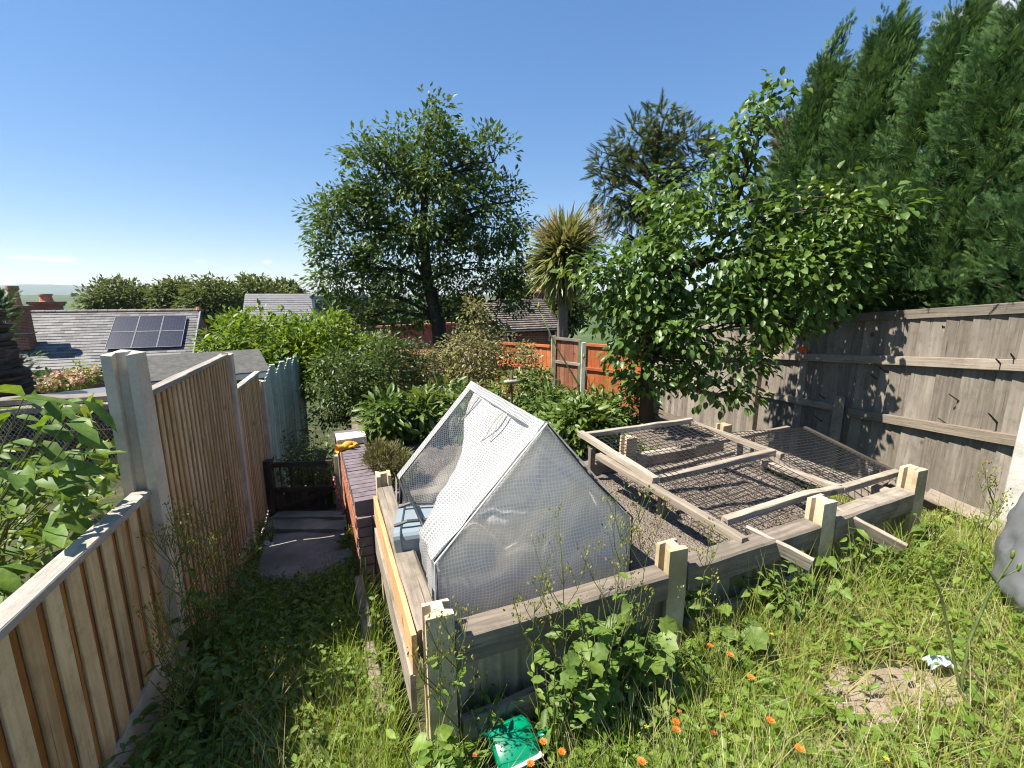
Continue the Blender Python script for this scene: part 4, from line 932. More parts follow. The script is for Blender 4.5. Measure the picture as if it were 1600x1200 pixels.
def solar_house():
    Z = Vector((0, 0, 1)); k = 1.42; r = Vector((.92, .39, 0)).normalized(); hd = Vector((.39, -.92, 0)).normalized()
    e = PX(315, 485, 19 * k); w = 2.5 * k; h = 1.90 * k; dn = (hd * w - Z * h); S = dn.length; dn.normalize(); Lr = 10.5 * k; p = e - r * Lr
    t = thing('slate_house', 'brick house with grey slate roof and solar panels beyond the fence', 'house', e - Z * 6)
    m = MB(); slates(m, p, r, dn, Lr, S, .42, .22, .022); m.build('roof_slates', M['roof_slate'], t, rnd=True, kind='stuff')
    m = MB(); b = p + hd * (w * 2) * -1; m.quad(p, e, e - hd * w - Z * h, p - hd * w - Z * h); m.build('rear_roof', M['roof_slate'], t, rnd=True)
    a, c = e + dn * S, e - hd * w - Z * h; m = MB(); bot = -7.0
    g0, g1 = a - hd * .15 + Z * .12, c + hd * .15 + Z * .12; ri = r * -.12
    uvq = lambda v: (v.dot(hd), v.z)
    pts = [e - Z * .06 + ri, g0 + ri, Vector((g0[0], g0[1], bot)) + ri, Vector((g1[0], g1[1], bot)) + ri, g1 + ri]
    m.add(pts, [(0, 1, 2, 3, 4)], [uvq(v) for v in pts]); m.build('gable_wall', M['brick'], t, uv=True)
    f0, f1 = p + dn * S - hd * .2, e + dn * S - hd * .2; m = MB(); pts = [f0, f1, Vector((f1[0], f1[1], bot)), Vector((f0[0], f0[1], bot))]
    m.add(pts, [(0, 1, 2, 3)], [(v.dot(r), v.z) for v in pts]); m.build('front_wall', M['brick'], t, uv=True)
    MB().tube([f0 + hd * .28 - Z * .05, f1 + hd * .28 - Z * .05], .07, 8).build('gutter', M['black_tube'], t)
    m = MB()
    nseg = 34
    for i in range(nseg):
        q0 = p + r * (Lr * i / nseg); q1 = p + r * (Lr * (i + .96) / nseg); m.tube([q0 + Z * .02, q1 + Z * .03], .085, 8)
    m.build('ridge_tiles', M['brick'], t, rnd=False, kind='stuff')
    m = MB(); m.tube([e + Z * .02 - r * .05, e + dn * S + Z * .02 - r * .05], .05, 6); m.build('verge', M['lead'], t)
    m = MB(); m.tube([e + Z * .03 - r * .14, e + Z * .20 - r * .14], [.16, .10], 8); m.build('ridge_finial', M['clay_pot'], t)
    # solar panels 3 x 2, lying on rails above the slates
    nn = r.cross(dn); nn = nn if nn.z > 0 else -nn
    s0 = .62; cw = 1.10; chh = 1.62 * .80; x_r = .62
    for j in range(2):
        for i in range(3):
            c = e - r * (x_r + cw * (i + .5)) + dn * (s0 + chh * (j + .5)) + nn * .13
            sp = thing('solar_panel', 'dark solar panel, %s row, %s, on the slate roof' % (('upper', 'lower')[j], ('right-hand', 'middle', 'left-hand')[i]), 'solar panel', c, 'solar panels on the slate roof')
            m = MB(); ax, ay = r * (cw - .05) / 2, dn * (chh - .05) / 2; vs = [c - ax - ay, c + ax - ay, c + ax + ay, c - ax + ay]
            m.add([v + nn * .004 for v in vs], [(0, 1, 2, 3)], [(0, 0), (cw, 0), (cw, chh), (0, chh)]); m.build('cells', M['solar'], sp, uv=True)
            m = MB()
            for sg in (-1, 1):
                m.box(c + r * sg * (cw / 2 - .015), r * .015, dn * (chh - .01), nn * .04); m.box(c + dn * sg * (chh / 2 - .015), r * (cw - .06), dn * .015, nn * .04)
            m.build('panel_frame', M['lead'], sp)
            m = MB(); m.box(c - nn * .07, r * (cw - .1), dn * .05, nn * .10); m.build('mounting_rail', M['black_tube'], sp)
    # chimneys
    for (pp, sx, hh, lab, pot) in ((PX(34, 520, 15.6 * k) , .62, 1.35, 'brick chimney stack with one tall clay pot at the left end of the slate roof', 1), (PX(76, 486, 17.6 * k), .85, .55, 'corbelled brick chimney with a squat pot on the roof ridge', 0)):
        ch = thing('chimney', lab, 'chimney', pp, 'chimneys of the slate house')
        m = MB(); b = pp - Z * .8; Ht = .8 + hh
        for (z0, z1, s) in ((0, Ht - .28, sx), (Ht - .28, Ht - .16, sx * 1.16), (Ht - .16, Ht - .04, sx * 1.28)):
            m.box(b + Z * (z0 + z1) / 2, r * s * 1.15, hd * s, (0, 0, z1 - z0 - .002))
        m.uv = [(v.dot(r) + v.dot(hd), v.z) for v in m.v]; m.build('stack', M['brick'], ch, uv=True)
        chimney_pot(b + Z * (Ht - .04), .95 if pot else .42, .22 if pot else .28, 'clay_pot', ch)
        m = MB(); m.box(b + Z * .78, r * sx * 1.35, hd * sx * 1.25, (0, 0, .05)); m.build('flashing', M['lead'], ch)
solar_house()
def far_house():
    Z = Vector((0, 0, 1)); Y = 38; a, b = PX(383, 459, Y), PX(575, 460, Y + 3); r = (b - a); r.z = 0; L = r.length; r.normalize(); hd = Vector((r[1], -r[0], 0)); dn = hd * 2.4 - Z * 2.3; S = dn.length
    t = thing('far_slate_house', 'far house with pale slate roof and a glazed dormer behind the laurel', 'house', a - Z * 8)
    m = MB(); slates(m, a, r, dn, L, S, .5, .26, .025); m.build('roof_slates', M['roof_slate_far'], t, rnd=True, kind='stuff')
    c, d = a + dn, b + dn; m = MB(); pts = [c - hd * .2, d - hd * .2, d - hd * .2 - Z * 6, c - hd * .2 - Z * 6]; m.add(pts, [(0, 1, 2, 3)], [(v.dot(r), v.z) for v in pts]); m.build('front_wall', M['brick'], t, uv=True)
    m = MB(); m.box(a + r * (L * .76) + hd * 1.0 - Z * .28, r * L * .47, hd * 2.2, (0, 0, .16)); m.build('dormer_roof', M['lead'], t)
    m = MB(); m.box(a + r * (L * .76) + hd * 1.0 - Z * 1.1, r * L * .44, hd * 2.0, (0, 0, 1.44)); m.build('dormer', M['white_trim'], t)
    for i in range(3):
        w = thing('x', '', '', (0, 0, 0)) if False else None
        c = a + r * (L * (.62 + .14 * i)) + hd * 2.01 - Z * 1.0; m = MB(); m.box(c, r * 1.1, hd * .04, (0, 0, 1.0)); o = m.build('dormer_window', M['glass'], t)
        m = MB(); m.box(c + hd * .03, r * .06, hd * .05, (0, 0, 1.05)); m.box(c + hd * .031 + Z * .5, r * 1.2, hd * .05, (0, 0, .07)); m.box(c + hd * .031 - Z * .5, r * 1.2, hd * .05, (0, 0, .07)); m.build('window_frame', M['white_trim'], o)
far_house()
def tile_house():
    Z = Vector((0, 0, 1)); Y = 21.0
    rl, rr_ = PX(760, 467, Y), PX(846, 467, Y - .6); el, er = PX(735, 519, Y - 2.6), PX(881, 513, Y - 3.2)
    t = thing('tiled_house', 'brick house with brown tiled roof beyond the orange fence', 'house', el - Z * 4)
    r = (rr_ - rl).normalized(); dn = (el - rl); nrow = 15; m = MB()
    for j in range(nrow):
        f0, f1 = j / nrow, (j + 1) / nrow; a, b = rl.lerp(el, f0), rr_.lerp(er, f0); c, d = rr_.lerp(er, f1), rl.lerp(el, f1); n = 26
        for i in range(n):
            g0, g1 = i / n, (i + .97) / n; q = Vector((0, -.03, .05)) * (1 + .3 * random.random())
            v = [a.lerp(b, g0), a.lerp(b, g1), d.lerp(c, g1) + q, d.lerp(c, g0) + q]; m.add(v + [v[2] - q * 1.1, v[3] - q * 1.1], [(0, 1, 2, 3), (3, 2, 4, 5)])
    m.build('roof_tiles', M['roof_tile'], t, rnd=True, kind='stuff')
    far_ = rr_ + Vector((1.2, 4.0, -1.8)); m = MB(); m.add([rr_ - Z * .02, er - Z * .02, far_], [(0, 1, 2)]); m.build('hip_roof', M['roof_tile'], t, rnd=True)
    m = MB(); q = Vector((0, .25, -.04)); pts = [el + q, er + q - Vector((.15, 0, 0)), er + q - Vector((.15, 0, 4)), el + q - Z * 4]; m.add(pts, [(0, 1, 2, 3)], [(v[0], v[2]) for v in pts]); m.build('front_wall', M['brick'], t, uv=True)
    m = MB(); s0 = er + q - Vector((.15, 0, 0)); s1 = far_ - Vector((.15, 0, .05)); pts = [s0, s1, s1 - Z * 4, s0 - Z * 4]; m.add(pts, [(0, 1, 2, 3)], [(v[1], v[2]) for v in pts]); m.build('side_wall', M['brick'], t, uv=True)
    MB().tube([el + Vector((0, .02, -.05)), er + Vector((0, .02, -.05))], .06, 8).build('gutter', M['black_tube'], t)
    for (u, v, wd, hh) in ((790, 537, .55, .75), (868, 523, .5, .45)):
        c = PX(u, v, 0 + (el[1] * (881 - u) + er[1] * (u - 735)) / 146 + .2); m = MB(); m.box(c, (wd, 0, 0), (0, .06, 0), (0, 0, hh)); o = m.build('window', M['glass'], t)
        m = MB()
        for sx in (-.5, 0, .5): m.box(c + Vector((sx * wd, -.02, 0)), (.06, 0, 0), (0, .06, 0), (0, 0, hh))
        for sz in (-.5, .5): m.box(c + Vector((0, -.021, sz * hh)), (wd + .1, 0, 0), (0, .061, 0), (0, 0, .06))
        m.build('window_frame', M['white_trim'], o)
    cp = PX(842, 466, Y + .6); ch = thing('chimney', 'short red brick chimney on the ridge of the tiled house', 'chimney', cp); m = MB(); m.box(cp, (.5, 0, 0), (0, .5, 0), (0, 0, .5)); m.box(cp + Z * .29, (.6, 0, 0), (0, .6, 0), (0, 0, .08)); m.uv = [(v[0] + v[1], v[2]) for v in m.v]; m.build('stack', M['brick'], ch, uv=True)
    chimney_pot(cp + Z * .33, .2, .12, 'clay_pot', ch)
    # brick outbuilding to the left
    Y2 = 17.5; a, b = PX(590, 512, Y2), PX(775, 503, Y2 + .4); t2 = thing('brick_outbuilding', 'long low pinkish brick outbuilding behind the oak trunk', 'building', a - Z * 3)
    m = MB(); pts = [a, b, b - Z * 3, a - Z * 3]; m.add(pts, [(0, 1, 2, 3)], [(v[0], v[2]) for v in pts]); m.build('wall', M['brick_pink'], t2, uv=True)
    m = MB(); m.box((a + b) / 2 + Z * .03, (b - a) * 1.01, (0, .4, 0), (0, 0, .07)); m.build('coping', M['brick_pink'], t2, uv=True)
    m = MB(); bk = Vector((0, 4, 0)); pts = [a, b, b + bk - Z * .3, a + bk - Z * .3]; m.add([x - Z * .02 for x in pts], [(0, 1, 2, 3)]); m.build('flat_roof', M['felt'], t2)
    c = PX(650, 552, Y2 - 1.2); m = MB(); m.box(c - Z * .4, (1.5, 0, 0), (0, 1.4, 0), (0, 0, .9)); m.build('lean_to', M['brick'], t2, uv=True)
tile_house()
def shed():
    Z = Vector((0, 0, 1)); c = PX(310, 577, 6.9); t = thing('garden_shed', 'neighbouring dark shed with a grey felt roof beside the fence', 'shed', c - Z * 1.8)
    a1 = Vector((.80, .6, 0)).normalized(); a2 = Vector((-.6, .8, 0)); L, w, h = .86, .92, .24
    top0, top1 = c - a1 * L + Z * h, c + a1 * L + Z * h
    for s, nm in ((-1, 'near'), (1, 'far')):
        m = MB(); e0, e1 = c - a1 * L + a2 * s * w, c + a1 * L + a2 * s * w; n = 8; vs = []
        for i in range(n + 1):
            for q0, q1 in ((top0, e0), (top1, e1)): vs.append(q0.lerp(q1, i / n) + Z * .004 * math.sin(i * 2))
        m.add(vs, [(2 * i, 2 * i + 1, 2 * i + 3, 2 * i + 2) for i in range(n)]); o = m.build('roof_sheet', M['felt'], t); sm = o.modifiers.new('thick', 'SOLIDIFY'); sm.thickness = .02
        plank('fascia', e0 - Z * .04, e1 - Z * .04, .08, .02, a2 * s, M['white_trim'] if s < 0 else M['wood_dark'], t)
    m = MB(); m.box(c - Z * .95, a1 * (2 * L - .2), a2 * (2 * w - .2), (0, 0, 1.8)); m.build('walls', M['shed_wall'], t)
    for s in (-1, 1):
        q = c + a1 * s * (L - .06); m = MB(); m.add([q + a2 * (w - .1) - Z * .06, q - a2 * (w - .1) - Z * .06, q + Z * (h - .03)], [(0, 1, 2)]); m.build('gable', M['shed_wall'], t)
    for k in range(2):
        f = .36 + .32 * k; plank('felt_seam', top0.lerp(c - a1 * L - a2 * w, f) + Z * .004, top1.lerp(c + a1 * L - a2 * w, f) + Z * .004, .05, .008, Z, M['felt'], t)
shed()
# blue grey cover and stacked boards behind the climbers, with wire netting
def left_clutter():
    Z = Vector((0, 0, 1)); c = PX(95, 622, 4.2); m = MB(); m.box(c, Vector((.75, .25, .05)), Vector((-.15, .45, .03)), (0, 0, .03), .01); o = m.build('cover_sheet', M['slab_grey']); tag(o, 'blue grey cover sheet lying below the pink flowers', 'cover')
    t = thing('board_stack', 'stack of old dark boards behind wire netting on the left', 'board stack', PX(60, 780, 3.0))
    for k in range(11):
        y = 3.05 + random.uniform(-.05, .05); z = EYE - .72 - .055 * k
        plank('old_board', (-3.55 + random.uniform(-.1, .1), y - .1, z + random.uniform(-.02, .02)), (-2.50 + random.uniform(-.12, .05), y + .12, z + random.uniform(-.02, .02)), .16, .04, Z, M['wood_grey'] if k < 2 else M['wood_dark'], t, jit=.008)
    m = MB(); a, b = Vector((-3.5, 2.80, EYE - .72)), Vector((-2.45, 2.98, EYE - .70)); H = .62; n = 34; d = (b - a) / n
    for i in range(-16, n + 1):
        for sg in (1, -1):
            i0 = i if sg > 0 else i + 16; pts = []
            for j in range(17):
                x = i0 + sg * j
                if 0 <= x <= n: pts.append(a + d * x - Z * (H * j / 16) + Vector((0, .01 * math.sin(x + j), 0)))
            if len(pts) > 1: m.tube(pts, .0012, 3, False)
    o = m.build('wire_netting', M['galv_wire']); tag(o, 'galvanised wire netting in front of the old board stack', 'netting')
    # dark pillar of layered stone
    t = thing('stone_pillar', 'dark pillar of stacked thin stones at the left edge of picture', 'pillar', PX(-15, 640, 4.0)); z = EYE - 1.7; k = 0
    while z < EYE - .13:
        th = random.uniform(.028, .045); f = max(0, (z - (EYE - .75)) / .6); R_ = .34 - .05 * f + random.uniform(-.035, .02)
        x = -4.84 - .05 * f
        m = MB(); vs = []; n = 9
        for zz in (0, th * .92):
            for j in range(n):
                a = 2 * math.pi * j / n + k * .7; q = R_ * random.uniform(.86, 1.06); vs.append((x + q * math.cos(a), 4.0 + q * math.sin(a), z + zz + random.uniform(-.004, .004)))
        m.add(vs, [tuple(range(n - 1, -1, -1)), tuple(range(n, 2 * n))] + [(j, (j + 1) % n, n + (j + 1) % n, n + j) for j in range(n)]); m.build('stone', M['stone_dark'], t); z += th; k += 1
left_clutter()
# ================================================================== trees and shrubs
def lobe(u, v, Y, ru, rv, ry=None):
    c = PX(u, v, Y); a, b = pix(u, v); dep = Y * (math.cos(PITCH) - b * math.sin(PITCH)); k = dep / F
    return (np.array(c), np.array([ru * k, (ry if ry is not None else (ru + rv) / 2 * k), rv * k]))
def sample_lobes(lobes, n, shell=.5):
    vol = np.array([np.prod(r) ** (2 / 3) for _, r in lobes]); vol = np.maximum(vol, .22 * vol.mean()); idx = RNG.choice(len(lobes), n, p=vol / vol.sum())
    d = rand_unit(n); rad = RNG.random(n) ** (1 / 3); rad = rad * (1 - shell) + shell * (1 - (1 - rad) ** 2)
    C = np.array([l[0] for l in lobes])[idx]; Rr = np.array([l[1] for l in lobes])[idx]
    return C + d * Rr * rad[:, None], d, idx
def tree(name, label, cat, base, trunk, trad, lobes, nclump, per, size, mat, bark='bark', crad=.3, nparts=0, tpl=TD, key='d', droop=.2, group=None, shell=.5, twigs=True, trunk_name='trunk', nlimb=2, lk=.38):
    """tapered trunk, limbs into each lobe, twigs to leaf clumps, leaves round the twigs"""
    base = Vector(base); t = thing(name, label, cat, base, group)
    pts = [base] + [Vector(p) for p in trunk]; m = MB(); n = len(pts)
    m.tube(pts, [trad * (1 - .8 * i / (n - 1)) for i in range(n)], 9)
    limb_pts = [np.array(p) for p in pts[1:]]
    for c, r in lobes:
        for q in range(nlimb):
            e = Vector(c + (rand_unit(1)[0] * r * .55 if q else 0)); cand = [p for p in pts[1:] if p.z < e.z + .1] or [pts[1]]
            s = min(cand, key=lambda p: (p - e).length + .25 * abs(p.z - e.z)); L = (e - s).length; path = [s]
            for k in range(1, 6):
                f = k / 5; p = s.lerp(e, f) + Vector((RNG.normal(0, .04 * L), RNG.normal(0, .04 * L), .10 * L * math.sin(f * math.pi)))
                path.append(p); limb_pts.append(np.array(p))
            m.tube(path, [trad * lk * (1 - .8 * k / 5) * min(1, .5 + L / 3) for k in range(6)], 6)
    P, d, idx = sample_lobes(lobes, nclump, shell); LP = np.array(limb_pts)
    if twigs:
        for p in P:
            j = np.argmin(((LP - p) ** 2).sum(1)); a = Vector(LP[j]); b = Vector(p); mid = a.lerp(b, .5) + Vector((0, 0, .06 * (b - a).length))
            m.tube([a, mid, b], [trad * .07, trad * .05, trad * .025], 3, False)
    m.build(trunk_name, M[bark], t, smooth=True)
    # leaves
    cdir = d + RNG.normal(0, .5, (nclump, 3)); cdir[:, 2] += .1; cdir /= np.linalg.norm(cdir, axis=1, keepdims=True)
    N = nclump * per; ci = np.repeat(np.arange(nclump), per)
    off = rand_unit(N) * (RNG.random(N) ** .6)[:, None] * crad * np.array([1, 1, .75])
    Q = P[ci] + off + cdir[ci] * crad * .3
    ld = off / crad + cdir[ci] * .7 + RNG.normal(0, .35, (N, 3)); ld[:, 2] -= droop
    up = RNG.normal(0, .45, (N, 3)) + np.array([0, 0, 1.0]) + .35 * off / crad
    S = size * RNG.uniform(.65, 1.25, N)
    foliage(t, Q, rots(ld, up), S, tpl, M[mat], key, nparts)
    return t
def oak():
    Y = 12.0
    L = [lobe(675, 195, Y, 26, 48), lobe(662, 250, Y, 72, 46), lobe(600, 270, Y, 50, 55), lobe(710, 290, Y, 75, 60), lobe(772, 255, Y, 24, 42), lobe(640, 330, Y, 95, 60), lobe(760, 340, Y, 58, 55), lobe(555, 350, Y, 62, 42),
         lobe(800, 330, Y, 22, 50), lobe(520, 375, Y, 32, 50), lobe(545, 425, Y, 58, 36), lobe(640, 405, Y, 90, 48), lobe(745, 410, Y, 75, 55), lobe(600, 465, Y, 75, 40), lobe(690, 475, Y, 70, 35), lobe(775, 470, Y, 45, 40), lobe(560, 500, Y, 40, 34), lobe(740, 500, Y, 40, 30)]
    b = PX(697, 690, Y); b.z = -2.3
    tree('oak_tree', 'tall dark green oak rising above the shrubs in the centre', 'tree', b, [PX(690, 560, Y), PX(684, 500, Y), PX(668, 440, Y), PX(662, 370, Y), PX(664, 290, Y), PX(668, 200, Y)], .25, L, 470, 54, .155, 'oak', crad=.42, lk=.24, shell=.5, tpl=TD, nparts=0)
oak()
def fruit_tree():
    Y = 4.9
    L = [lobe(1095, 300, 4.9, 70, 45), lobe(1000, 430, 5.0, 75, 55), lobe(935, 435, 5.2, 42, 42), lobe(1090, 400, 4.8, 85, 70), lobe(1190, 370, 4.8, 90, 60), lobe(1280, 335, 4.6, 62, 34), lobe(1350, 330, 4.45, 40, 18), lobe(1240, 440, 4.6, 90, 55), lobe(1310, 410, 4.5, 42, 32),
         lobe(1130, 500, 4.7, 95, 60), lobe(1020, 520, 5.0, 75, 55), lobe(1225, 500, 4.6, 50, 34), lobe(1120, 580, 4.7, 55, 45), lobe(1140, 620, 4.6, 28, 30), lobe(990, 500, 5.1, 40, 36), lobe(1140, 240, 4.9, 26, 30), lobe(1020, 590, 5.0, 32, 45), lobe(1170, 190, 4.9, 12, 14), lobe(1222, 146, 4.85, 14, 7), lobe(1385, 340, 4.4, 20, 8)]
    b = PX(1012, 640, 5.1); b.z = -.05
    t = tree('fruit_tree', 'broad leafy fruit tree leaning over the grey fence', 'tree', b, [PX(1012, 560, 5.1), PX(1030, 480, 5.05), PX(1075, 420, 5.0), PX(1130, 370, 4.9), PX(1150, 320, 4.9)], .085, L, 350, 27, .092, 'fruit', crad=.25, lk=.26, shell=.4, tpl=T_leaf(.66, .12, -.18), key='fleaf', nparts=300, droop=.55)
    # pale green fruit
    for k in range(14):
        p = PX(1290 + random.uniform(-45, 50), 302 + random.uniform(-12, 14), 4.42); m = MB(); m.tube([p + Vector((0, 0, .016)), p + Vector((0, 0, .010)), p, p - Vector((0, 0, .012)), p - Vector((0, 0, .018))], [.004, .014, .018, .013, .004], 8); m.build('fruit', M['fruit_skin'], t, smooth=True)
fruit_tree()
def shrub(name, label, lobes, nclump, per, size, mat, base, bark='bark', crad=.22, tpl=TD, key='d', nparts=0, droop=.25, trad=.045, group=None, shell=.6):
    b = Vector(base); c = Vector(sum((l[0] for l in lobes), np.zeros(3)) / len(lobes)); mid = b.lerp(c, .6)
    return tree(name, label, 'shrub', b, [b.lerp(c, .3), mid, c], trad, lobes, nclump, per, size, mat, bark, crad, nparts, tpl, key, droop, group, shell, trunk_name='stems', nlimb=2)
def base_of(u, Y, x=None):
    a, b = pix(u, 600); return G(a * Y, Y)
shrub('laurel_shrub', 'large bright green laurel shrub behind the teal fence', [lobe(380, 545, 9, 40, 45), lobe(430, 542, 9, 58, 44), lobe(500, 540, 9, 55, 42), lobe(560, 560, 9, 42, 34), lobe(400, 590, 8.6, 45, 35), lobe(470, 570, 8.6, 60, 40), lobe(540, 575, 8.6, 40, 35)], 420, 30, .13, 'laurel', base_of(460, 9), crad=.30)
shrub('holly_shrub', 'dark evergreen shrub overhanging the path behind the wall', [lobe(540, 590, 7.0, 50, 40), lobe(600, 570, 7.2, 55, 40), lobe(520, 620, 6.8, 35, 30), lobe(590, 610, 7.0, 60, 40), lobe(625, 590, 7.2, 38, 45), lobe(560, 640, 7.0, 55, 25)], 330, 30, .075, 'dark_shrub', base_of(575, 7.2), crad=.22)
shrub('variegated_shrub', 'pink and cream variegated shrub in front of the orange fence', [lobe(690, 580, 7.6, 40, 30), lobe(740, 560, 7.6, 48, 38), lobe(790, 560, 7.6, 40, 34), lobe(720, 600, 7.2, 60, 25), lobe(740, 500, 7.7, 16, 30), lobe(820, 585, 7.5, 24, 30)], 260, 26, .075, 'variegated', (.0, 7.6, -.4), crad=.20)
t = shrub('herb_bush', 'brownish dry herb bush beside the wall coping', [lobe(608, 722, 3.55, 30, 22), lobe(630, 738, 3.5, 22, 24), lobe(590, 708, 3.6, 18, 12), lobe(615, 752, 3.45, 24, 16)], 190, 34, .045, 'lavender', PZ(612, 770, .06), crad=.055, trad=.012, droop=-.9, tpl=T_diamond(.16))
# potato and vegetable rows
def veg(label, u0, u1, v0, v1, Y, n, seedling=.12, group='potato plants on the terrace'):
    lob = [lobe(u0 + (u1 - u0) * (i + .5) / n, (v0 + v1) / 2 + random.uniform(-6, 6), Y + random.uniform(-.2, .2), (u1 - u0) / n * .75, (v1 - v0) / 2) for i in range(n)]
    b = PX((u0 + u1) / 2, v1, Y); b.z = .04
    return shrub('potato_plant', label, lob, 42 * n, 15, seedling, 'potato', b, crad=.15, tpl=TL, key='leaf', nparts=150, droop=.35, trad=.014, group=group)
veg('lush potato plants spilling over behind the wall at left', 590, 670, 630, 690, 4.7, 3)
veg('lush potato plants behind the greenhouse ridge', 655, 745, 612, 680, 4.9, 3)
veg('potato plants at right behind the greenhouse roof', 860, 945, 640, 700, 4.5, 3)
veg('bushy bright green vegetable plants below the orange fence', 835, 1000, 618, 670, 5.4, 4, .10)
veg('leafy vegetable plants right of the greenhouse ridge', 780, 860, 585, 640, 6.2, 2, .10)
# far trees
far = [(190, 468, 46, 55, 30, 'rounded tree behind the slate roof, leftmost of the far row'), (275, 465, 45, 30, 26, 'small tree with open top behind the slate roof'), (330, 475, 42, 45, 42, 'dark tree just right of the slate gable'), (400, 468, 52, 62, 34, 'broad rounded tree behind the far slate house'), (440, 470, 56, 34, 30, 'far tree at the right end of the skyline row'), (820, 468, 32, 45, 28, 'pale green tree behind the tiled house ridge'), (880, 480, 24, 40, 34, 'tree filling the gap beside the tiled house'), (590, 490, 40, 40, 26, 'far tree glimpsed under the oak crown'), (700, 492, 44, 45, 22, 'far tree seen behind the oak trunk')]
for (u, v, Y, ru, rv, lab) in far:
    L = [lobe(u + dx * ru, v + dy * rv, Y, ru * .55, rv * .6) for dx, dy in ((-.5, .25), (.5, .2), (0, -.25), (-.25, -.1), (.3, -.1), (0, .6))]
    b = G(*PX(u, v, Y)[:2]); b.z = min(b.z, L[0][0][2] - 3)
    tree('far_tree', lab, 'tree', b, [b.lerp(PX(u, v, Y), .5), PX(u, v, Y)], .28, L, 170, 26, .011 * Y, 'far_leaf', crad=.020 * Y, group='trees on the skyline', twigs=False)
def conifer(name, label, base, top, R0, n, mat, lean=(0, 0), clip=None, size=.26, zlow=None, rprof=None, leaders=5, bark='bark', tpl=TF, inner=True, group=None, lift=.5):
    """columnar cypress: feathery sprays over a tapering body with ragged leaders"""
    base, top = Vector(base), Vector(top); H = top.z - base.z; t = thing(name, label, 'tree', base, group)
    m = MB(); m.tube([base, base.lerp(top, .5), base.lerp(top, .97)], [R0 * .14, R0 * .09, .01], 8)
    prof = rprof or (lambda f: (1 - f ** 2.2) * (.86 + .14 * math.sin(f * 9)))
    z0 = zlow if zlow is not None else .05
    # plumes: short rising axes on the crown surface, each carrying a fan of sprays
    per = 16; nc = n // per; f = z0 + (1 - z0) * RNG.random(nc) ** .92; a = RNG.uniform(0, 2 * np.pi, nc)
    bump = 1 + .16 * np.sin(a * 4 + f * 13) + .12 * np.sin(a * 9 - f * 27) + RNG.normal(0, .10, nc)
    rr = R0 * np.array([prof(x) for x in f]) * np.clip(bump, .6, 1.35) * (1 - .30 * RNG.random(nc) ** 2)
    C = np.stack([base.x + (top.x - base.x) * f ** 1.3 + rr * np.cos(a), base.y + (top.y - base.y) * f ** 1.3 + rr * np.sin(a), base.z + H * f * .97], 1)
    upw = lift + 1.6 * np.clip(f - .35, 0, 1)
    ax = np.stack([np.cos(a) + lean[0] * .6, np.sin(a) + lean[1], upw], 1) + RNG.normal(0, .22, (nc, 3)); ax /= np.linalg.norm(ax, axis=1, keepdims=True)
    plen = size * RNG.uniform(1.3, 2.6, nc); ci = np.repeat(np.arange(nc), per); g = np.tile(np.linspace(0, 1, per), nc) + RNG.normal(0, .04, nc * per); n = nc * per
    side = np.cross(ax, rand_unit(nc)); side /= np.linalg.norm(side, axis=1, keepdims=True); oth = np.cross(ax, side); th = RNG.uniform(0, 2 * np.pi, n)
    fan = side[ci] * np.cos(th)[:, None] + oth[ci] * (.45 * np.sin(th))[:, None]
    P = C[ci] + ax[ci] * (g * plen[ci])[:, None] + fan * (.02 + .05 * (1 - g))[:, None]
    out = ax[ci] * .9 + fan * (.95 * (1.1 - g))[:, None] + RNG.normal(0, .10, (n, 3)); out[:, 2] += .05
    up = oth[ci] + RNG.normal(0, .25, (n, 3)); S = size * RNG.uniform(.6, 1.1, n) * (1.15 - .55 * g)
    TONE = np.clip(np.repeat(RNG.random(nc) * .5, per) + .45 * np.clip(g, 0, 1), 0, 1)
    Ps, outs, ups, Ss = [P], [out], [up], [S]
    if inner:
        # shaded sprays deep inside, so that the crown is not see-through
        q = 1500; f2 = z0 + (.93 - z0) * RNG.random(q); a2 = RNG.uniform(0, 6.2832, q); r2 = R0 * np.array([prof(x) for x in f2]) * .62 * np.sqrt(RNG.random(q))
        Ps.append(np.stack([base.x + (top.x - base.x) * f2 ** 1.3 + r2 * np.cos(a2), base.y + (top.y - base.y) * f2 ** 1.3 + r2 * np.sin(a2), base.z + H * f2 * .97], 1)); outs.append(np.stack([np.cos(a2), np.sin(a2), np.full(q, .7)], 1) + RNG.normal(0, .4, (q, 3))); ups.append(rand_unit(q)); Ss.append(np.full(q, .28) * (R0 / .85))
    # ragged leaders at the top
    for k in range(leaders):
        fa = RNG.uniform(.60, .95); an = RNG.uniform(0, 2 * np.pi); r = R0 * prof(fa) * RNG.uniform(.2, .8); hgt = H * RNG.uniform(.07, .16); q = 110
        s = np.array([base.x + (top.x - base.x) * fa ** 1.3 + r * math.cos(an), base.y + (top.y - base.y) * fa ** 1.3 + r * math.sin(an), base.z + H * fa]); g = RNG.random(q)
        ln = np.array([lean[0], lean[1], 1.0]); pp = s + g[:, None] * hgt * ln + RNG.normal(0, 1, (q, 3)) * (.075 * (1 - g) + .015)[:, None] * np.array([1, 1, .4])
        Ps.append(pp); outs.append(RNG.normal(0, .35, (q, 3)) + ln); ups.append(RNG.normal(0, 1, (q, 3))); Ss.append(size * RNG.uniform(.5, 1.0, q))
        m.tube([Vector(s), Vector(s + hgt * ln)], [.02, .004], 4)
    m.build('trunk', M[bark], t)
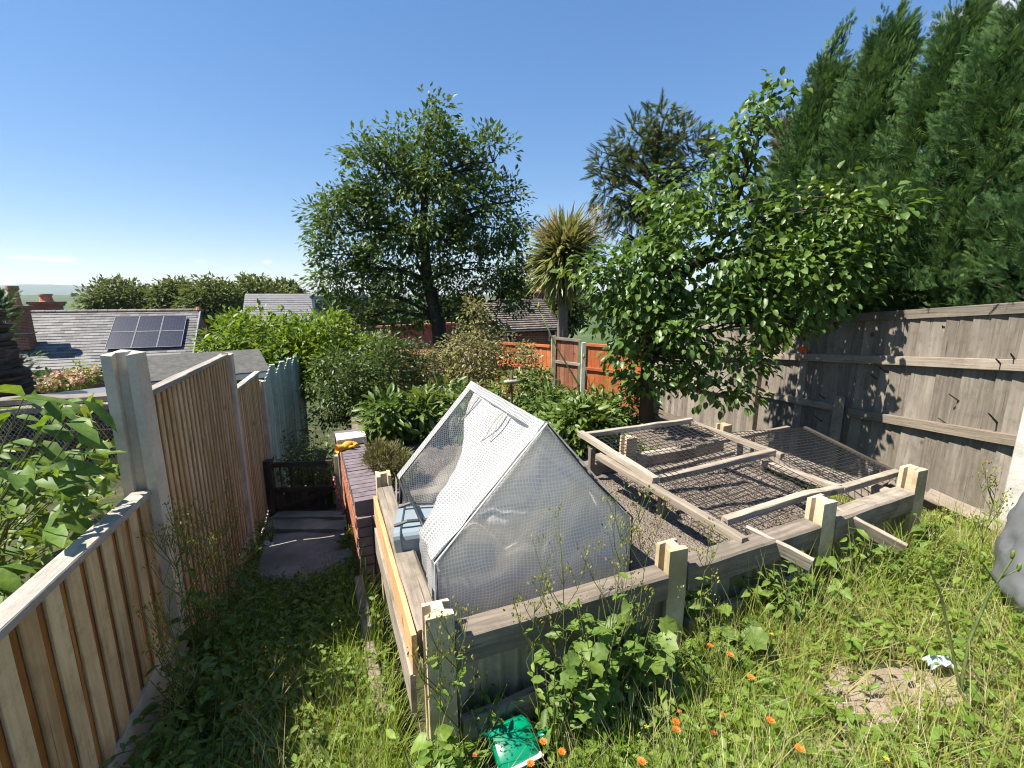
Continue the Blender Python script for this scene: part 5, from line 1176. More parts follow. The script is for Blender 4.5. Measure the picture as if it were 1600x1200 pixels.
    if inner:
        # woody twig mass inside the crown
        mi = MB()
        for k in range(60):
            ff = RNG.uniform(.1, .85); an = RNG.uniform(0, 6.28); c = base.lerp(top, ff); r = R0 * prof(ff) * .8
            mi.tube([c, c + Vector((r * math.cos(an) * .5, r * math.sin(an) * .5, r * .15)), c + Vector((r * math.cos(an), r * math.sin(an), r * .5))], [.02, .014, .005], 4, False)
        mi.build('branches', M[bark], t)
    P = np.concatenate(Ps)
    if clip is not None:
        f_x = hx(P[:, 1]); z_t = EYE - .085 - .108 * (P[:, 1] - 3.2); low = P[:, 2] < z_t + .22
        lim = np.where(low, f_x + .10 + 1.15 * np.concatenate(Ss), f_x - .50); P[:, 0] = np.where(P[:, 0] < lim, lim + .15 * RNG.random(len(P)), P[:, 0])
    foliage(t, P, rots(np.concatenate(outs), np.concatenate(ups)), np.concatenate(Ss), tpl, M[mat], 'frond', rnd=np.concatenate([TONE, RNG.random(len(P) - len(TONE))]))
    return t
def hx(y): return RO[0] - .15 * (y - RO[1])
def hedge():
    # tall cypresses behind the right fence; the crowns bulge out over its top
    prof = lambda f: (1.0 if f < .34 else 1 - .93 * ((f - .34) / .66) ** .92)
    spec = [(6.55, .80, 1312, 92, 'cypress at the left end of the hedge with a broad shoulder'), (5.75, .85, 1408, 36, 'blue green cypress with a leaning pointed tip, before the notch in the hedge'), (4.95, .82, 1520, 22, 'tall cypress right of the notch in the hedge'), (4.35, .90, 1590, 5, 'tallest dark cypress of the hedge near the picture edge'), (3.55, .90, 1720, -40, 'cypress of the hedge cut by the right edge of picture')]
    for (y, R0, u, v, lab) in spec:
        tp = PX(u, v, y); x = hx(y) + R0 * .62; b = Vector((x, y, -.6)); tp = Vector((max(tp.x, x) * .5 + x * .5 + .1, y, tp.z))
        conifer('cypress_tree', lab, b, tp, R0, 13500, 'cypress', lean=(.25, .0), size=.125, rprof=prof, tpl=TFS, leaders=13, group='cypress hedge behind the fence', lift=.45, clip=True)
    b = PX(1228, 420, 8.3); b.z = -1.0; conifer('cypress_tree', 'brownish older cypress behind the left end of the hedge', b, PX(1228, 190, 8.3), .62, 3200, 'cypress_brown', size=.22, leaders=4, group='cypress hedge behind the fence')
hedge()
def spruce():
    Y = 12.5; b = PX(1010, 480, Y); b.z = -2.2
    L = [lobe(1035, 195, Y, 30, 30), lobe(995, 225, Y, 38, 36), lobe(1060, 240, Y, 45, 45), lobe(950, 260, Y, 26, 32), lobe(1010, 280, Y, 55, 45), lobe(1090, 280, Y, 40, 60), lobe(955, 310, Y, 28, 34), lobe(1040, 330, Y, 55, 40), lobe(985, 340, Y, 36, 36)]
    t = thing('spruce_tree', 'old ragged spruce standing behind the fruit tree', 'tree', b); m = MB()
    tp = PX(1030, 190, Y); m.tube([b, b.lerp(tp, .5), tp], [.22, .14, .03], 8)
    for c, r in L:
        for q in range(5):
            e_ = Vector(c + rand_unit(1)[0] * r * .8); s = b.lerp(tp, min(.95, max(.2, (e_.z - b.z) / (tp.z - b.z) - .08))); m.tube([s, s.lerp(e_, .5) + Vector((0, 0, .1)), e_], [.05, .03, .01], 5, False)
    m.build('trunk', M['bark'], t); P, d, _ = sample_lobes(L, 2600, .5); out = d * np.array([1, 1, .3]) + RNG.normal(0, .35, P.shape) + np.array([0, 0, .25]); up = RNG.normal(0, .5, P.shape) + np.array([0, 0, 1])
    low = P[:, 2] < PX(1000, 300, Y).z; out[low, 2] -= .9
    foliage(t, P, rots(out, up), .34 * RNG.uniform(.6, 1.3, len(P)), TF, M['spruce'], 'frond')
spruce()
def cordyline():
    Y = 10.5; h = PX(882, 398, Y); b = PX(878, 520, Y); b.z = -1.6; t = thing('cabbage_palm', 'cabbage palm with sword leaves and tan flower sprays', 'tree', b)
    MB().tube([b, PX(879, 500, Y), PX(880, 440, Y), h - Vector((0, 0, .1))], [.15, .12, .11, .10], 10).build('trunk', M['bark_pale'], t, smooth=True)
    n = 1500; d = rand_unit(n); d[:, 2] = d[:, 2] * 1.1 - .05; P = np.array(h) + RNG.normal(0, .07, (n, 3)) + np.array([0, 0, .1]) * RNG.normal(0, 1.3, n)[:, None]
    foliage(t, P, rots(d, np.tile([0, 0, 1.0], (n, 1)) + RNG.normal(0, .3, (n, 3))), np.where(d[:, 2] < -.1, 1.05, .92) * RNG.uniform(.75, 1.12, n), T_blade(.095, -.16, 4), M['cordyline'], 'sword', name='leaf_head')
    for (u, v, du, dv) in ((915, 365, 40, -20), (925, 350, 25, -35), (935, 375, 45, -5), (860, 360, -25, -30), (850, 372, -30, -20)):
        s = h + Vector((0, -.1, .2)); e_ = PX(u + du * .3, v + dv * .3, Y - .2); m = MB(); m.tube([s, s.lerp(e_, .6) + Vector((0, 0, .15)), e_], [.015, .012, .005], 5); st = m.build('flower_stalk', M['panicle'], t)
        q = 260; g = RNG.random(q); P = np.array(s)[None] * (1 - g[:, None]) + np.array(e_)[None] * g[:, None] + RNG.normal(0, .10, (q, 3)); P = P[g > .3]
        foliage(st, P, rots(rand_unit(len(P)) + np.array(e_ - s) * 1.2, rand_unit(len(P))), .22 * RNG.uniform(.6, 1.3, len(P)), T_blade(.07, .1, 2), M['panicle'], 'sp', name='flower_spray')
cordyline()
def pink_bush():
    t = shrub('hydrangea_bush', 'bush of pale pink flowers in front of the slate roof', [lobe(75, 602, 5.0, 20, 14), lobe(105, 595, 5.0, 28, 12), lobe(130, 585, 5.0, 18, 9), lobe(65, 615, 5.0, 12, 8)], 60, 16, .06, 'weed_light', PX(95, 680, 5.0), crad=.10, trad=.012)
    P, d, _ = sample_lobes([lobe(75, 599, 4.9, 19, 12), lobe(108, 592, 4.9, 28, 11), lobe(132, 582, 4.9, 17, 8)], 70, .8); P = np.repeat(P, 14, 0) + RNG.normal(0, .02, (70 * 14, 3)); n = len(P)
    foliage(t, P, rots(rand_unit(n), rand_unit(n)), .035 * RNG.uniform(.7, 1.3, n), T_diamond(.8), M['pink_petal'], 'pk', name='blooms', kind='stuff')
pink_bush()
tl = conifer('cypress_tree', 'dark conifer branch tip at the left edge above the stone pillar', PX(-35, 640, 5.0), PX(-22, 452, 5.0), .36, 700, 'cypress', size=.14, leaders=3)
# ================================================================== climbers and big leaves at the left
def left_climber():
    t = thing('leafy_shrub', 'bright green broad-leaved shrub leaning over the low fence panel', 'shrub', G(-2.6, 1.75)); n1 = 130
    def pts(n, u0, u1, v0, v1, ylo, yhi):
        o = []
        while len(o) < n:
            u, v = random.uniform(u0, u1), random.uniform(v0, v1)
            capv = 935 - .79 * u
            if v > capv - 8: continue
            a, b = pix(u, v); y0 = .92 / (-a - .40) if a < -.45 else 2.0
            Y = max(y0 * 1.05 + .02, random.uniform(ylo, yhi)); o.append(PX(u, v, Y))
        return np.array(o)
    P = pts(120, -70, 125, 610, 920, 1.25, 2.0); n = len(P); d = np.stack([RNG.normal(.55, .6, n), RNG.normal(-.1, .5, n), RNG.normal(-.15, .35, n)], 1); up = RNG.normal(0, .35, (n, 3)) + np.array([.1, -.15, 1])
    leaf_parts('leaf', P, rots(d, up), .135 * RNG.uniform(.6, 1.3, n), T_leaf(.42, .06, -.2), M['shrub_big'], 'bigleaf', t)
    m = MB(); b0 = Vector((-2.6, 1.75, -.1))
    for p in P[::3]:
        p = Vector(p); m.tube([b0 + Vector((RNG.normal(0, .15), RNG.normal(0, .1), 0)), b0.lerp(p, .6) + Vector((0, 0, .12)), p], [.0045, .0035, .002], 5, False)
    m.build('stems', M['stem'], t)
    P = pts(330, -60, 175, 700, 925, 1.5, 2.3); n = len(P); d = rand_unit(n) + np.array([.3, -.3, 0]); up = RNG.normal(0, .4, (n, 3)) + np.array([0, -.2, 1])
    foliage(t, P, rots(d, up), .085 * RNG.uniform(.6, 1.3, n), TL, M['weed'], 'leaf', nparts=160, name='undergrowth')
    c = thing('bindweed', 'bindweed with heart leaves climbing the tall concrete post', 'climber', G(-2.2, 2.25)); spots = [(115, 640), (95, 650), (130, 635), (80, 640), (150, 620), (140, 650), (125, 660), (148, 635), (165, 700), (155, 715), (150, 735), (168, 690), (175, 730), (145, 705), (178, 715), (165, 755), (140, 750), (120, 745), (95, 740), (55, 725), (45, 720), (30, 740), (75, 730), (110, 765), (130, 770), (70, 760), (90, 775), (48, 770), (168, 745), (160, 768), (20, 760)]
    P = np.array([PX(u + random.uniform(-6, 6), v + random.uniform(-6, 6), random.uniform(2.05, 2.3)) for u, v in spots for _ in (0, 1)]); n = len(P)
    d = np.stack([RNG.normal(0, .6, n), RNG.normal(-.5, .4, n), RNG.normal(-.6, .4, n)], 1); up = RNG.normal(0, .3, (n, 3)) + np.array([-.2, -.5, .8]); leaf_parts('leaf', P, rots(d, up), .078 * RNG.uniform(.6, 1.2, n), T_heart(.85), M['bindweed'], 'heart', c)
    m = MB(); pp = [G(-2.2, 2.25)] + [PX(u, v, 2.2) for u, v in ((150, 780), (168, 745), (160, 715), (172, 690), (150, 660), (120, 650), (90, 645))]; m.tube(pp, .003, 5, False); pp = [PX(u, v, 1.99) for u, v in ((170, 700), (190, 695), (205, 688), (218, 680))]; m.tube(pp, .002, 5, False); m.build('vine', M['stem'], c)
left_climber()
# ================================================================== grass and weeds underfoot
def PGh(u, v, h):
    """pixel -> point h above the ground"""
    a, b = pix(u, v); lo, hi = .3, 40
    for _ in range(50):
        m = (lo + hi) / 2
        if EYE + b * m > float(gz(a * m, m)) + h: lo = m
        else: hi = m
    return Vector((a * lo, lo, EYE + b * lo))
T_PATH = float(to_bed(*PG(477, 912)[:2])[1])
def allowed(x, y):
    s, t = to_bed(x, y); bed_ = (s > -.13) & (s < 3.02) & (t > -.055) & (t < 6.3)
    fx = -.92 - .40 * y; left = x < fx + .04                        # beyond the left fence
    fr = x > 3.80 - .15 * (y - 3.2)                                 # beyond the right fence
    pth = (t > T_PATH + .05 * np.sin(9 * x)) & (t < 3.9) & (s < -.22) & (s > -1.0)
    can = (np.hypot(x - .03, (y - 1.30) * .8) < .15)                   # pressed flat round the watering can
    return ~(bed_ | left | fr | pth | can)
def bare(x, y):
    c = PG(1390, 1080); d = np.hypot((x - c[0]) / .40, (y - c[1]) / .24); c2 = PG(1290, 1180); d2 = np.hypot((x - c2[0]) / .16, (y - c2[1]) / .07)
    return np.clip(1 - np.minimum(d, d2), 0, 1) > 0.30
def scatter(n, xr=(-2.6, 4.6), yr=(.75, 5.2), pw=1.7):
    out = np.zeros((0, 2))
    while len(out) < n:
        q = n * 4; x = RNG.uniform(*xr, q); y = RNG.uniform(*yr, q); r = np.hypot(x, y); keep = allowed(x, y) & (RNG.random(q) < (1.3 / np.maximum(r, 1.3)) ** pw)
        keep &= ~(bare(x, y) & (RNG.random(q) < .85)); out = np.concatenate([out, np.stack([x[keep], y[keep]], 1)])
    return out[:n]
def bare_patch():
    for (u, v, rx, ry) in ((1390, 1080, .34, .15), (1290, 1180, .18, .07)):
        c = PG(u, v); vs = [(c[0], c[1], float(gz(c[0], c[1])) + .006)]; n = 40
        for q in (.5, 1.0):
            for k in range(n):
                a = 6.2832 * k / n; w = q * (1 + .22 * math.sin(3 * a + 1) + .12 * math.sin(7 * a)); x, y = c[0] + rx * w * math.cos(a), c[1] + ry * w * math.sin(a); vs.append((x, y, float(gz(x, y)) + (.010 if q < 1 else .002) + .4 * clod(x, y)))
        fs = [(0, 1 + k, 1 + (k + 1) % n) for k in range(n)] + [(1 + k, 1 + n + k, 1 + n + (k + 1) % n, 1 + (k + 1) % n) for k in range(n)]
        o = obj('bare_soil', mesh(vs, fs, M['dry_soil'], smooth=True)); o['kind'] = 'structure'
bare_patch()
def grass():
    # tufted: blades gather round tuft centres
    T = scatter(8500); k = 10; XY = np.repeat(T, k, 0) + RNG.normal(0, .022, (len(T) * k, 2)); ok = allowed(XY[:, 0], XY[:, 1]); th = np.repeat(np.clip(RNG.lognormal(-.25, .45, len(T)), .25, 1.9), k)[ok]; tr = np.repeat(RNG.random(len(T)), k)[ok]; XY = XY[ok]; n = len(XY)
    P = np.stack([XY[:, 0], XY[:, 1], gz(XY[:, 0], XY[:, 1]) - .005], 1)
    s, t = to_bed(XY[:, 0], XY[:, 1]); tall = 1 + .5 * np.exp(-((s + .22) / .13) ** 2) + .5 * np.exp(-((t + .15) / .15) ** 2) * (s > 1)
    S = .125 * th * tall * RNG.uniform(.6, 1.35, n)
    d = np.stack([RNG.normal(0, .38, n), RNG.normal(0, .38, n), np.ones(n)], 1); up = RNG.normal(0, 1, (n, 3)); up[:, 2] = 0
    wid = RNG.uniform(.7, 1.3, n) * .11 / np.maximum(S, .05)
    o = obj('grass', cloud(P, rots(d, up), np.stack([S * wid, S, S], 1), T_blade(.042, .38, 3), M['grass'], np.clip(.30 * (1 + np.sin(2.3 * XY[:, 0] + 1.1) * np.sin(2.9 * XY[:, 1] + .4)) + .42 * tr + .18 * RNG.random(n) - .12 * (s < -.1), 0, 1))); o['kind'] = 'stuff'
    # clover and small broad leaves between the blades
    XY = scatter(19000); n = len(XY); P = np.stack([XY[:, 0], XY[:, 1], gz(XY[:, 0], XY[:, 1]) + RNG.uniform(.005, .11, n)], 1); d = rand_unit(n); d[:, 2] = np.abs(d[:, 2]) * .4; up = RNG.normal(0, .35, (n, 3)) + np.array([0, 0, 1])
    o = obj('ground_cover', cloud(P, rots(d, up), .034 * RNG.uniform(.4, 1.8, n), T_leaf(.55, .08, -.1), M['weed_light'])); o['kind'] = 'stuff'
    # lush shaded growth along the left fence
    XY = scatter(6500, (-2.6, -.5), (.9, 4.2), .8); n = len(XY); s, t = to_bed(XY[:, 0], XY[:, 1]); P = np.stack([XY[:, 0], XY[:, 1], gz(XY[:, 0], XY[:, 1]) + RNG.uniform(.01, .16, n) * (1 + .8 * (s < -.85))], 1); d = rand_unit(n); d[:, 2] *= .4; up = RNG.normal(0, .4, (n, 3)) + np.array([0, 0, 1])
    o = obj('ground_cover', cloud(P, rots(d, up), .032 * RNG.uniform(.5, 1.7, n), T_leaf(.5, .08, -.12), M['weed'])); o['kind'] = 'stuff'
    # matted dead blades lying under the green
    T = scatter(13000, (-2.2, 4.4), (.8, 4.5)); n = len(T); P = np.stack([T[:, 0], T[:, 1], gz(T[:, 0], T[:, 1]) + RNG.uniform(.002, .03, n)], 1); d = rand_unit(n); d[:, 2] = np.abs(d[:, 2]) * .25
    o = obj('dead_thatch', cloud(P, rots(d, RNG.normal(0, 1, (n, 3))), np.stack([np.full(n, .10), RNG.uniform(.05, .16, n), RNG.uniform(.03, .1, n)], 1), T_blade(.04, .3, 3), M['stem_dry'])); o['kind'] = 'stuff'
    # dry straw and seed-head stalks
    T = scatter(4200, (-.9, 4.4), (.8, 4.5)); n = len(T); P = np.stack([T[:, 0], T[:, 1], gz(T[:, 0], T[:, 1])], 1); d = np.stack([RNG.normal(0, .5, n), RNG.normal(0, .5, n), np.ones(n)], 1)
    o = obj('dry_grass', cloud(P, rots(d, RNG.normal(0, 1, (n, 3))), np.stack([np.full(n, .08), RNG.uniform(.12, .38, n), RNG.uniform(.1, .3, n)], 1), T_blade(.032, .4, 3), M['stem_dry'])); o['kind'] = 'stuff'
grass()
def weed_plant(label, base, h, n, size, mat='weed', tpl=None, key='heart', spread=.12, group='leafy weeds round the bed', name='weed_plant', upright=.4):
    """stems with broad leaves, each leaf a part"""
    size *= .78; n = int(n * 1.35); tpl = tpl or T_heart(.8); base = Vector(base); t = thing(name, label, 'weed', base, group); m = MB(); P, d = [], []
    ns = max(2, n // 5); tips = []
    for i in range(ns):
        a = random.uniform(0, 6.28); e_ = base + Vector((math.cos(a) * spread * random.uniform(.3, 1), math.sin(a) * spread * random.uniform(.3, 1), h * random.uniform(.55, 1))); c = base.lerp(e_, .5) + Vector((0, 0, .04)); m.tube([base, c, e_], [.004, .003, .0015], 5, False); tips.append((c, e_))
    for k in range(n):
        c, e_ = random.choice(tips); f = random.uniform(.0, 1.0); q = (base.lerp(c, .3).lerp(c, min(1, 2 * f)) if f < .5 else c.lerp(e_, 2 * f - 1)); a = random.uniform(0, 6.28); l = size * random.uniform(.3, .6); o = q + Vector((math.cos(a) * l, math.sin(a) * l, l * .35))
        m.tube([q, o], [.0018, .0012], 4, False); P.append(o); d.append((math.cos(a), math.sin(a), random.uniform(-.5, .3)))
    m.build('stem', M['stem'], t); P = np.array(P); n = len(P); leaf_parts('leaf', P, rots(np.array(d), RNG.normal(0, .3, (n, 3)) + np.array([0, -.25, 1])), size * RNG.uniform(.55, 1.2, n), tpl, M[mat], key + str(tpl[0].shape), t)
def ffoot(y, off=.12): return G(-.92 - .40 * y + off, y)
def foot(u, t):
    """ground point at distance t in front of the bed, under photo column u"""
    lo, hi = -1.0, 4.5
    for _ in range(50):
        s = (lo + hi) / 2; p = B(s, -t, 0); z = float(gz(p[0], p[1])) - EYE; dep = p[1] * math.cos(PITCH) - z * math.sin(PITCH)
        if 800 + F * p[0] / dep < u: lo = s
        else: hi = s
    return G(p[0], p[1])
HT, LB, LF = T_heart(.8), T_lobed(1.0), T_leaf(.45)
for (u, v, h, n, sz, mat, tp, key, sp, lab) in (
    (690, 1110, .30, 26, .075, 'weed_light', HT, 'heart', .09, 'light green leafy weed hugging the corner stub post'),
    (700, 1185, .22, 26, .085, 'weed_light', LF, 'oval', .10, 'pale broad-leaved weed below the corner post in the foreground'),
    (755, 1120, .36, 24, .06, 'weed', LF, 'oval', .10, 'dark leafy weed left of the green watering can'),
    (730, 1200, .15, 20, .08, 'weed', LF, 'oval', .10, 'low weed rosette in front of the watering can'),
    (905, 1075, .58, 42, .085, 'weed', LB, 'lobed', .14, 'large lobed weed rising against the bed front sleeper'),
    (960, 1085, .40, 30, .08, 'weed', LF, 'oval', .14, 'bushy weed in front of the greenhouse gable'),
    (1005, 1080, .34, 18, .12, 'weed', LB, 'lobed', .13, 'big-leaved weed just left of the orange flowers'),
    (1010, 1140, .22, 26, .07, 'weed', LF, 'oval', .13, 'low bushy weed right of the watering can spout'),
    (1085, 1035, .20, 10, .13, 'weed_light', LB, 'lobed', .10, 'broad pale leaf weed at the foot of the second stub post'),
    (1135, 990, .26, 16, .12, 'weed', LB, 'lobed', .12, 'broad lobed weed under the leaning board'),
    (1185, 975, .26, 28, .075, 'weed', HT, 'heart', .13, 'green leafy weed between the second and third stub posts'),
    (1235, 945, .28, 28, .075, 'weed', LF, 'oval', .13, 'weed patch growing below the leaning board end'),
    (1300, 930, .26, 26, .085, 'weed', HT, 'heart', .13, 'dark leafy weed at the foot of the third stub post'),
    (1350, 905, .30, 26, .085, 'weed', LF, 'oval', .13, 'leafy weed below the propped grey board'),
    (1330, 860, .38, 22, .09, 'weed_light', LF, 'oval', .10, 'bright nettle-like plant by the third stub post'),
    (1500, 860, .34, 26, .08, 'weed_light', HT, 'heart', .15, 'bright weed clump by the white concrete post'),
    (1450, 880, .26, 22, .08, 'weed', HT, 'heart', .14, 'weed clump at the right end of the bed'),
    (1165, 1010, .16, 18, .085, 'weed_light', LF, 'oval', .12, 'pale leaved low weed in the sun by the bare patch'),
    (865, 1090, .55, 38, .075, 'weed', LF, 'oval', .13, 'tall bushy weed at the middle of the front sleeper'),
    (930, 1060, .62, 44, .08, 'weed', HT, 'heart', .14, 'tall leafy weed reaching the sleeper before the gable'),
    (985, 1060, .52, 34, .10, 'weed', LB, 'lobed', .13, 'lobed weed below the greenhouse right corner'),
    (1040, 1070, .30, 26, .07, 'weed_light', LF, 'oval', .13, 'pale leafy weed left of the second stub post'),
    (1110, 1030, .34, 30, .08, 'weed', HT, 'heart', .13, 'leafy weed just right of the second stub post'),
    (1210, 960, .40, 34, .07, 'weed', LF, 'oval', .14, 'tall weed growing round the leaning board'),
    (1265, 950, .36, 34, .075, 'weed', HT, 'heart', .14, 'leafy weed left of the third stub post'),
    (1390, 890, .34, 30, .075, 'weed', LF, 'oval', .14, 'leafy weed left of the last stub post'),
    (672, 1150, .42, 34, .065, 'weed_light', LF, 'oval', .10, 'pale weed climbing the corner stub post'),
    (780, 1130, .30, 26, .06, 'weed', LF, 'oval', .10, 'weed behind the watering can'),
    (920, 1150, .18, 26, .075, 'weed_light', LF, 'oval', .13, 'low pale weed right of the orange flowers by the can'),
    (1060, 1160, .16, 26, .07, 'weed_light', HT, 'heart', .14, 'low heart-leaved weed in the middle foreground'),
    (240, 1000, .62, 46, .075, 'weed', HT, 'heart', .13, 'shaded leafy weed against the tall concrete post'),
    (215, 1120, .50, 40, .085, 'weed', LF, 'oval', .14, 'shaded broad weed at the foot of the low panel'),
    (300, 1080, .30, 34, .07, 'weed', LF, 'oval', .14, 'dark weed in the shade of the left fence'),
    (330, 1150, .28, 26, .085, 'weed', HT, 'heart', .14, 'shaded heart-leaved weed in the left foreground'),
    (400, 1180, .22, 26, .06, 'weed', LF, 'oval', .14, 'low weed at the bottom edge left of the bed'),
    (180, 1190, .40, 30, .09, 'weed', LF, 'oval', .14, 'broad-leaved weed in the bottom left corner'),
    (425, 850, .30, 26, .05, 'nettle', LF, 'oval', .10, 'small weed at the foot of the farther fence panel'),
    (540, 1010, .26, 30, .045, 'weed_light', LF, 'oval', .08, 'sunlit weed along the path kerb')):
    weed_plant(lab, foot(u, .06 if u in (755, 780) else random.uniform(.10, .22) + max(0, (v - 1100) / 400)) if 640 < u < 1420 and v < 1200 and u != 1165 else (ffoot({240: 2.0, 215: 1.62, 180: 1.38}[u], .16) if u in (240, 215, 180) else PG(u, v)), h, n, sz, mat, tp, key, sp)
def spindly(label, base, h, nb, lean=(0, 0), bud='bud', budn=5, group='tall spindly weeds', leaves=8, stemmat='stem', thick=.0032, name='spindly_weed', bs=.013):
    """thin branching flower stalks with small buds at the tips"""
    base = Vector(base); t = thing(name, label, 'weed', base, group); m = MB(); tipsl = []
    main = [base]; p = base.copy(); k = 6
    for i in range(k): p = p + Vector((lean[0] / k + random.uniform(-.012, .012), lean[1] / k + random.uniform(-.012, .012), h / k)); main.append(p.copy())
    m.tube(main, [thick * (1 - .6 * i / k) for i in range(k + 1)], 5, False); tipsl.append(main[-1])
    for b in range(nb):
        f = random.uniform(.3, .95); i = int(f * k); s = main[i].lerp(main[min(i + 1, k)], f * k - i); a = random.uniform(0, 6.28); l = h * random.uniform(.18, .42) * (1.15 - f * .5); e_ = s + Vector((math.cos(a) * l * .45, math.sin(a) * l * .45, l)); c = s.lerp(e_, .5) + Vector((math.cos(a), math.sin(a), -.3)) * l * .07
        m.tube([s, c, e_], [thick * .6, thick * .45, thick * .3], 4, False); tipsl.append(e_)
        for q in range(2):
            a2 = random.uniform(0, 6.28); e2 = c + Vector((math.cos(a2) * l * .2, math.sin(a2) * l * .2, l * .45)); m.tube([c, e2], [thick * .4, thick * .25], 4, False); tipsl.append(e2)
    m.build('stem', M[stemmat], t); P = np.repeat(np.array(tipsl), budn, 0) + RNG.normal(0, .012, (len(tipsl) * budn, 3)); n = len(P)
    foliage(t, P, rots(rand_unit(n) * .7 + np.array([0, 0, 1]), rand_unit(n)), bs * RNG.uniform(.6, 1.3, n), T_leaf(.6, .25, .0), M[bud], 'bud', name='buds', kind='stuff')
    P = np.array([main[random.randint(1, k - 1)].lerp(main[k // 2], random.random() * .4) for _ in range(leaves)]); d = rand_unit(leaves); d[:, 2] *= .4
    leaf_parts('leaf', P, rots(d, np.tile([0, 0, 1.0], (leaves, 1)) + RNG.normal(0, .3, (leaves, 3))), .05 * RNG.uniform(.5, 1.3, leaves), LF, M['weed_light'], 'spl', t)
for (u, v, h, nb, ln, lab) in ((890, 1040, .60, 8, (-.03, .04), 'spindly flowering weed in front of the greenhouse, left of the pair'), (935, 1030, .62, 9, (.05, .05), 'spindly flowering weed in front of the greenhouse, right of the pair'), (845, 1050, .40, 6, (-.03, .03), 'short spindly weed at the middle of the front sleeper'), (965, 1020, .50, 7, (.06, .03), 'spindly weed near the right edge of the greenhouse gable'), (735, 1110, .46, 6, (-.03, .02), 'spindly weed before the left greenhouse corner'), (690, 1120, .40, 6, (-.02, .02), 'spindly weed beside the corner stub post'),
    (235, 1010, .55, 12, (-.05, .0), 'yellow green budding weed in front of the tall post'), (265, 1000, .50, 12, (.05, .03), 'yellow green budding weed before the tall slatted panel'), (200, 1050, .50, 12, (-.06, -.02), 'yellow green budding weed before the low slatted panel'), (310, 990, .42, 9, (.05, .03), 'budding weed at the foot of the tall slatted panel'), (270, 1130, .36, 9, (.0, .0), 'shaded budding weed in the left foreground'),
    (1445, 930, .42, 6, (.02, .02), 'spindly thistle-like weed near the bed end'), (1520, 900, .50, 8, (.02, .02), 'spindly weed in front of the white concrete post'), (1085, 1040, .36, 6, (.0, .0), 'thin weed stalk beside the second stub post'), (560, 900, .36, 5, (-.03, .05), 'thin stalked weed by the path kerb')):
    spindly(lab, foot(u, random.uniform(.08, .18)) if 640 < u < 1420 else (ffoot({235: 2.02, 265: 2.2, 200: 1.8, 310: 2.5, 270: 1.6}[u], random.uniform(.10, .2)) if u in (235, 265, 200, 310, 270) else PG(u, v)), h + (.24 if 640 < u < 1420 else .38 if u < 320 else 0), nb + (6 if u < 320 else 2), ln)
for (u, v, ex, ey, h, lab) in ((330, 1200, .25, .18, .36, 'long dry stalk leaning right in the shaded grass'), (360, 1180, .30, .12, .30, 'dry branching stalk leaning over the shaded grass'), (300, 1160, .02, .02, .40, 'upright thin dry stalk in the shaded grass'), (440, 960, .12, .12, .24, 'curved pale stalk at the edge of the path')):
    spindly(lab, PG(u, v), h, 4, (ex, ey), 'bud', 2, 'dry leaning stalks', 2, 'stem_dry', .0026, 'dry_stalk')
def flower(pos, mat, label, group, r=.016, petals=14, layers=2, name='wild_flower', red=False):
    p = Vector(pos); g = G(p[0] + random.uniform(-.03, .03), p[1] + random.uniform(-.03, .03)); t = thing(name, label, 'flower', g, group)
    MB().tube([g, g.lerp(p, .5) + Vector((.008, .004, 0)), p], [.0016, .0014, .0011], 4, False).build('stem', M['stem'], t)
    P, d, S = [], [], []; tl = Vector((random.uniform(-.3, .3), -.5, 1)).normalized()
    for l in range(layers):
        for k in range(petals):
            a = 6.283 * (k + .5 * l) / petals; q = Vector((math.cos(a), math.sin(a), .25 + .5 * l)); P.append(p); d.append(q); S.append(r * (1 - .3 * l))
    n = len(P); foliage(t, np.array(P), rots(np.array(d), np.tile(np.array(tl), (n, 1))), np.array(S), T_diamond(.34, .02, -.02), M[mat], 'petal', name='flower_head')
for (u, v, w) in ((1059, 921, 'at the left edge of the second stub post'), (1075, 913, 'highest, against the second stub post'), (1047, 939, 'just left of the second stub post'), (1110, 1009, 'right of the second stub post foot'), (1173, 1058, 'left of the bare earth patch'), (1141, 1023, 'small, between stub post and bare patch'), (1204, 1126, 'below the bare earth patch'), (1056, 1128, 'upper of a close pair in the middle foreground'), (1057, 1140, 'lower of a close pair in the middle foreground'), (849, 1159, 'nearest to the watering can rose'), (878, 1175, 'right of and below the watering can'), (829, 1193, 'at the bottom edge under the watering can'), (933, 1021, 'on the tall weeds before the gable'), (1582, 853, 'beside the grey plastic sack'), (1250, 1170, 'lowest at right, near the bottom edge'), (1003, 1190, 'alone at the bottom edge, middle')):
    flower(PGh(u, v, .22), 'orange_petal', 'orange hawkweed flower ' + w, 'orange hawkweed flowers')
for (u, v, w) in ((1115, 1145, 'lowest right, in the middle foreground'), (1131, 1117, 'above and right of the lowest bud'), (1061, 1112, 'just above the close orange pair'), (751, 1097, 'upper one left of the watering can'), (757, 1110, 'lower one left of the watering can'), (1117, 903, 'farthest, against the sleeper'), (1090, 905, 'against the second stub post'), (742, 1180, 'low in front of the watering can base')):
    flower(PGh(u, v, .20), 'red_petal', 'small red hawkweed bud ' + w, 'red hawkweed buds', .010, 9)
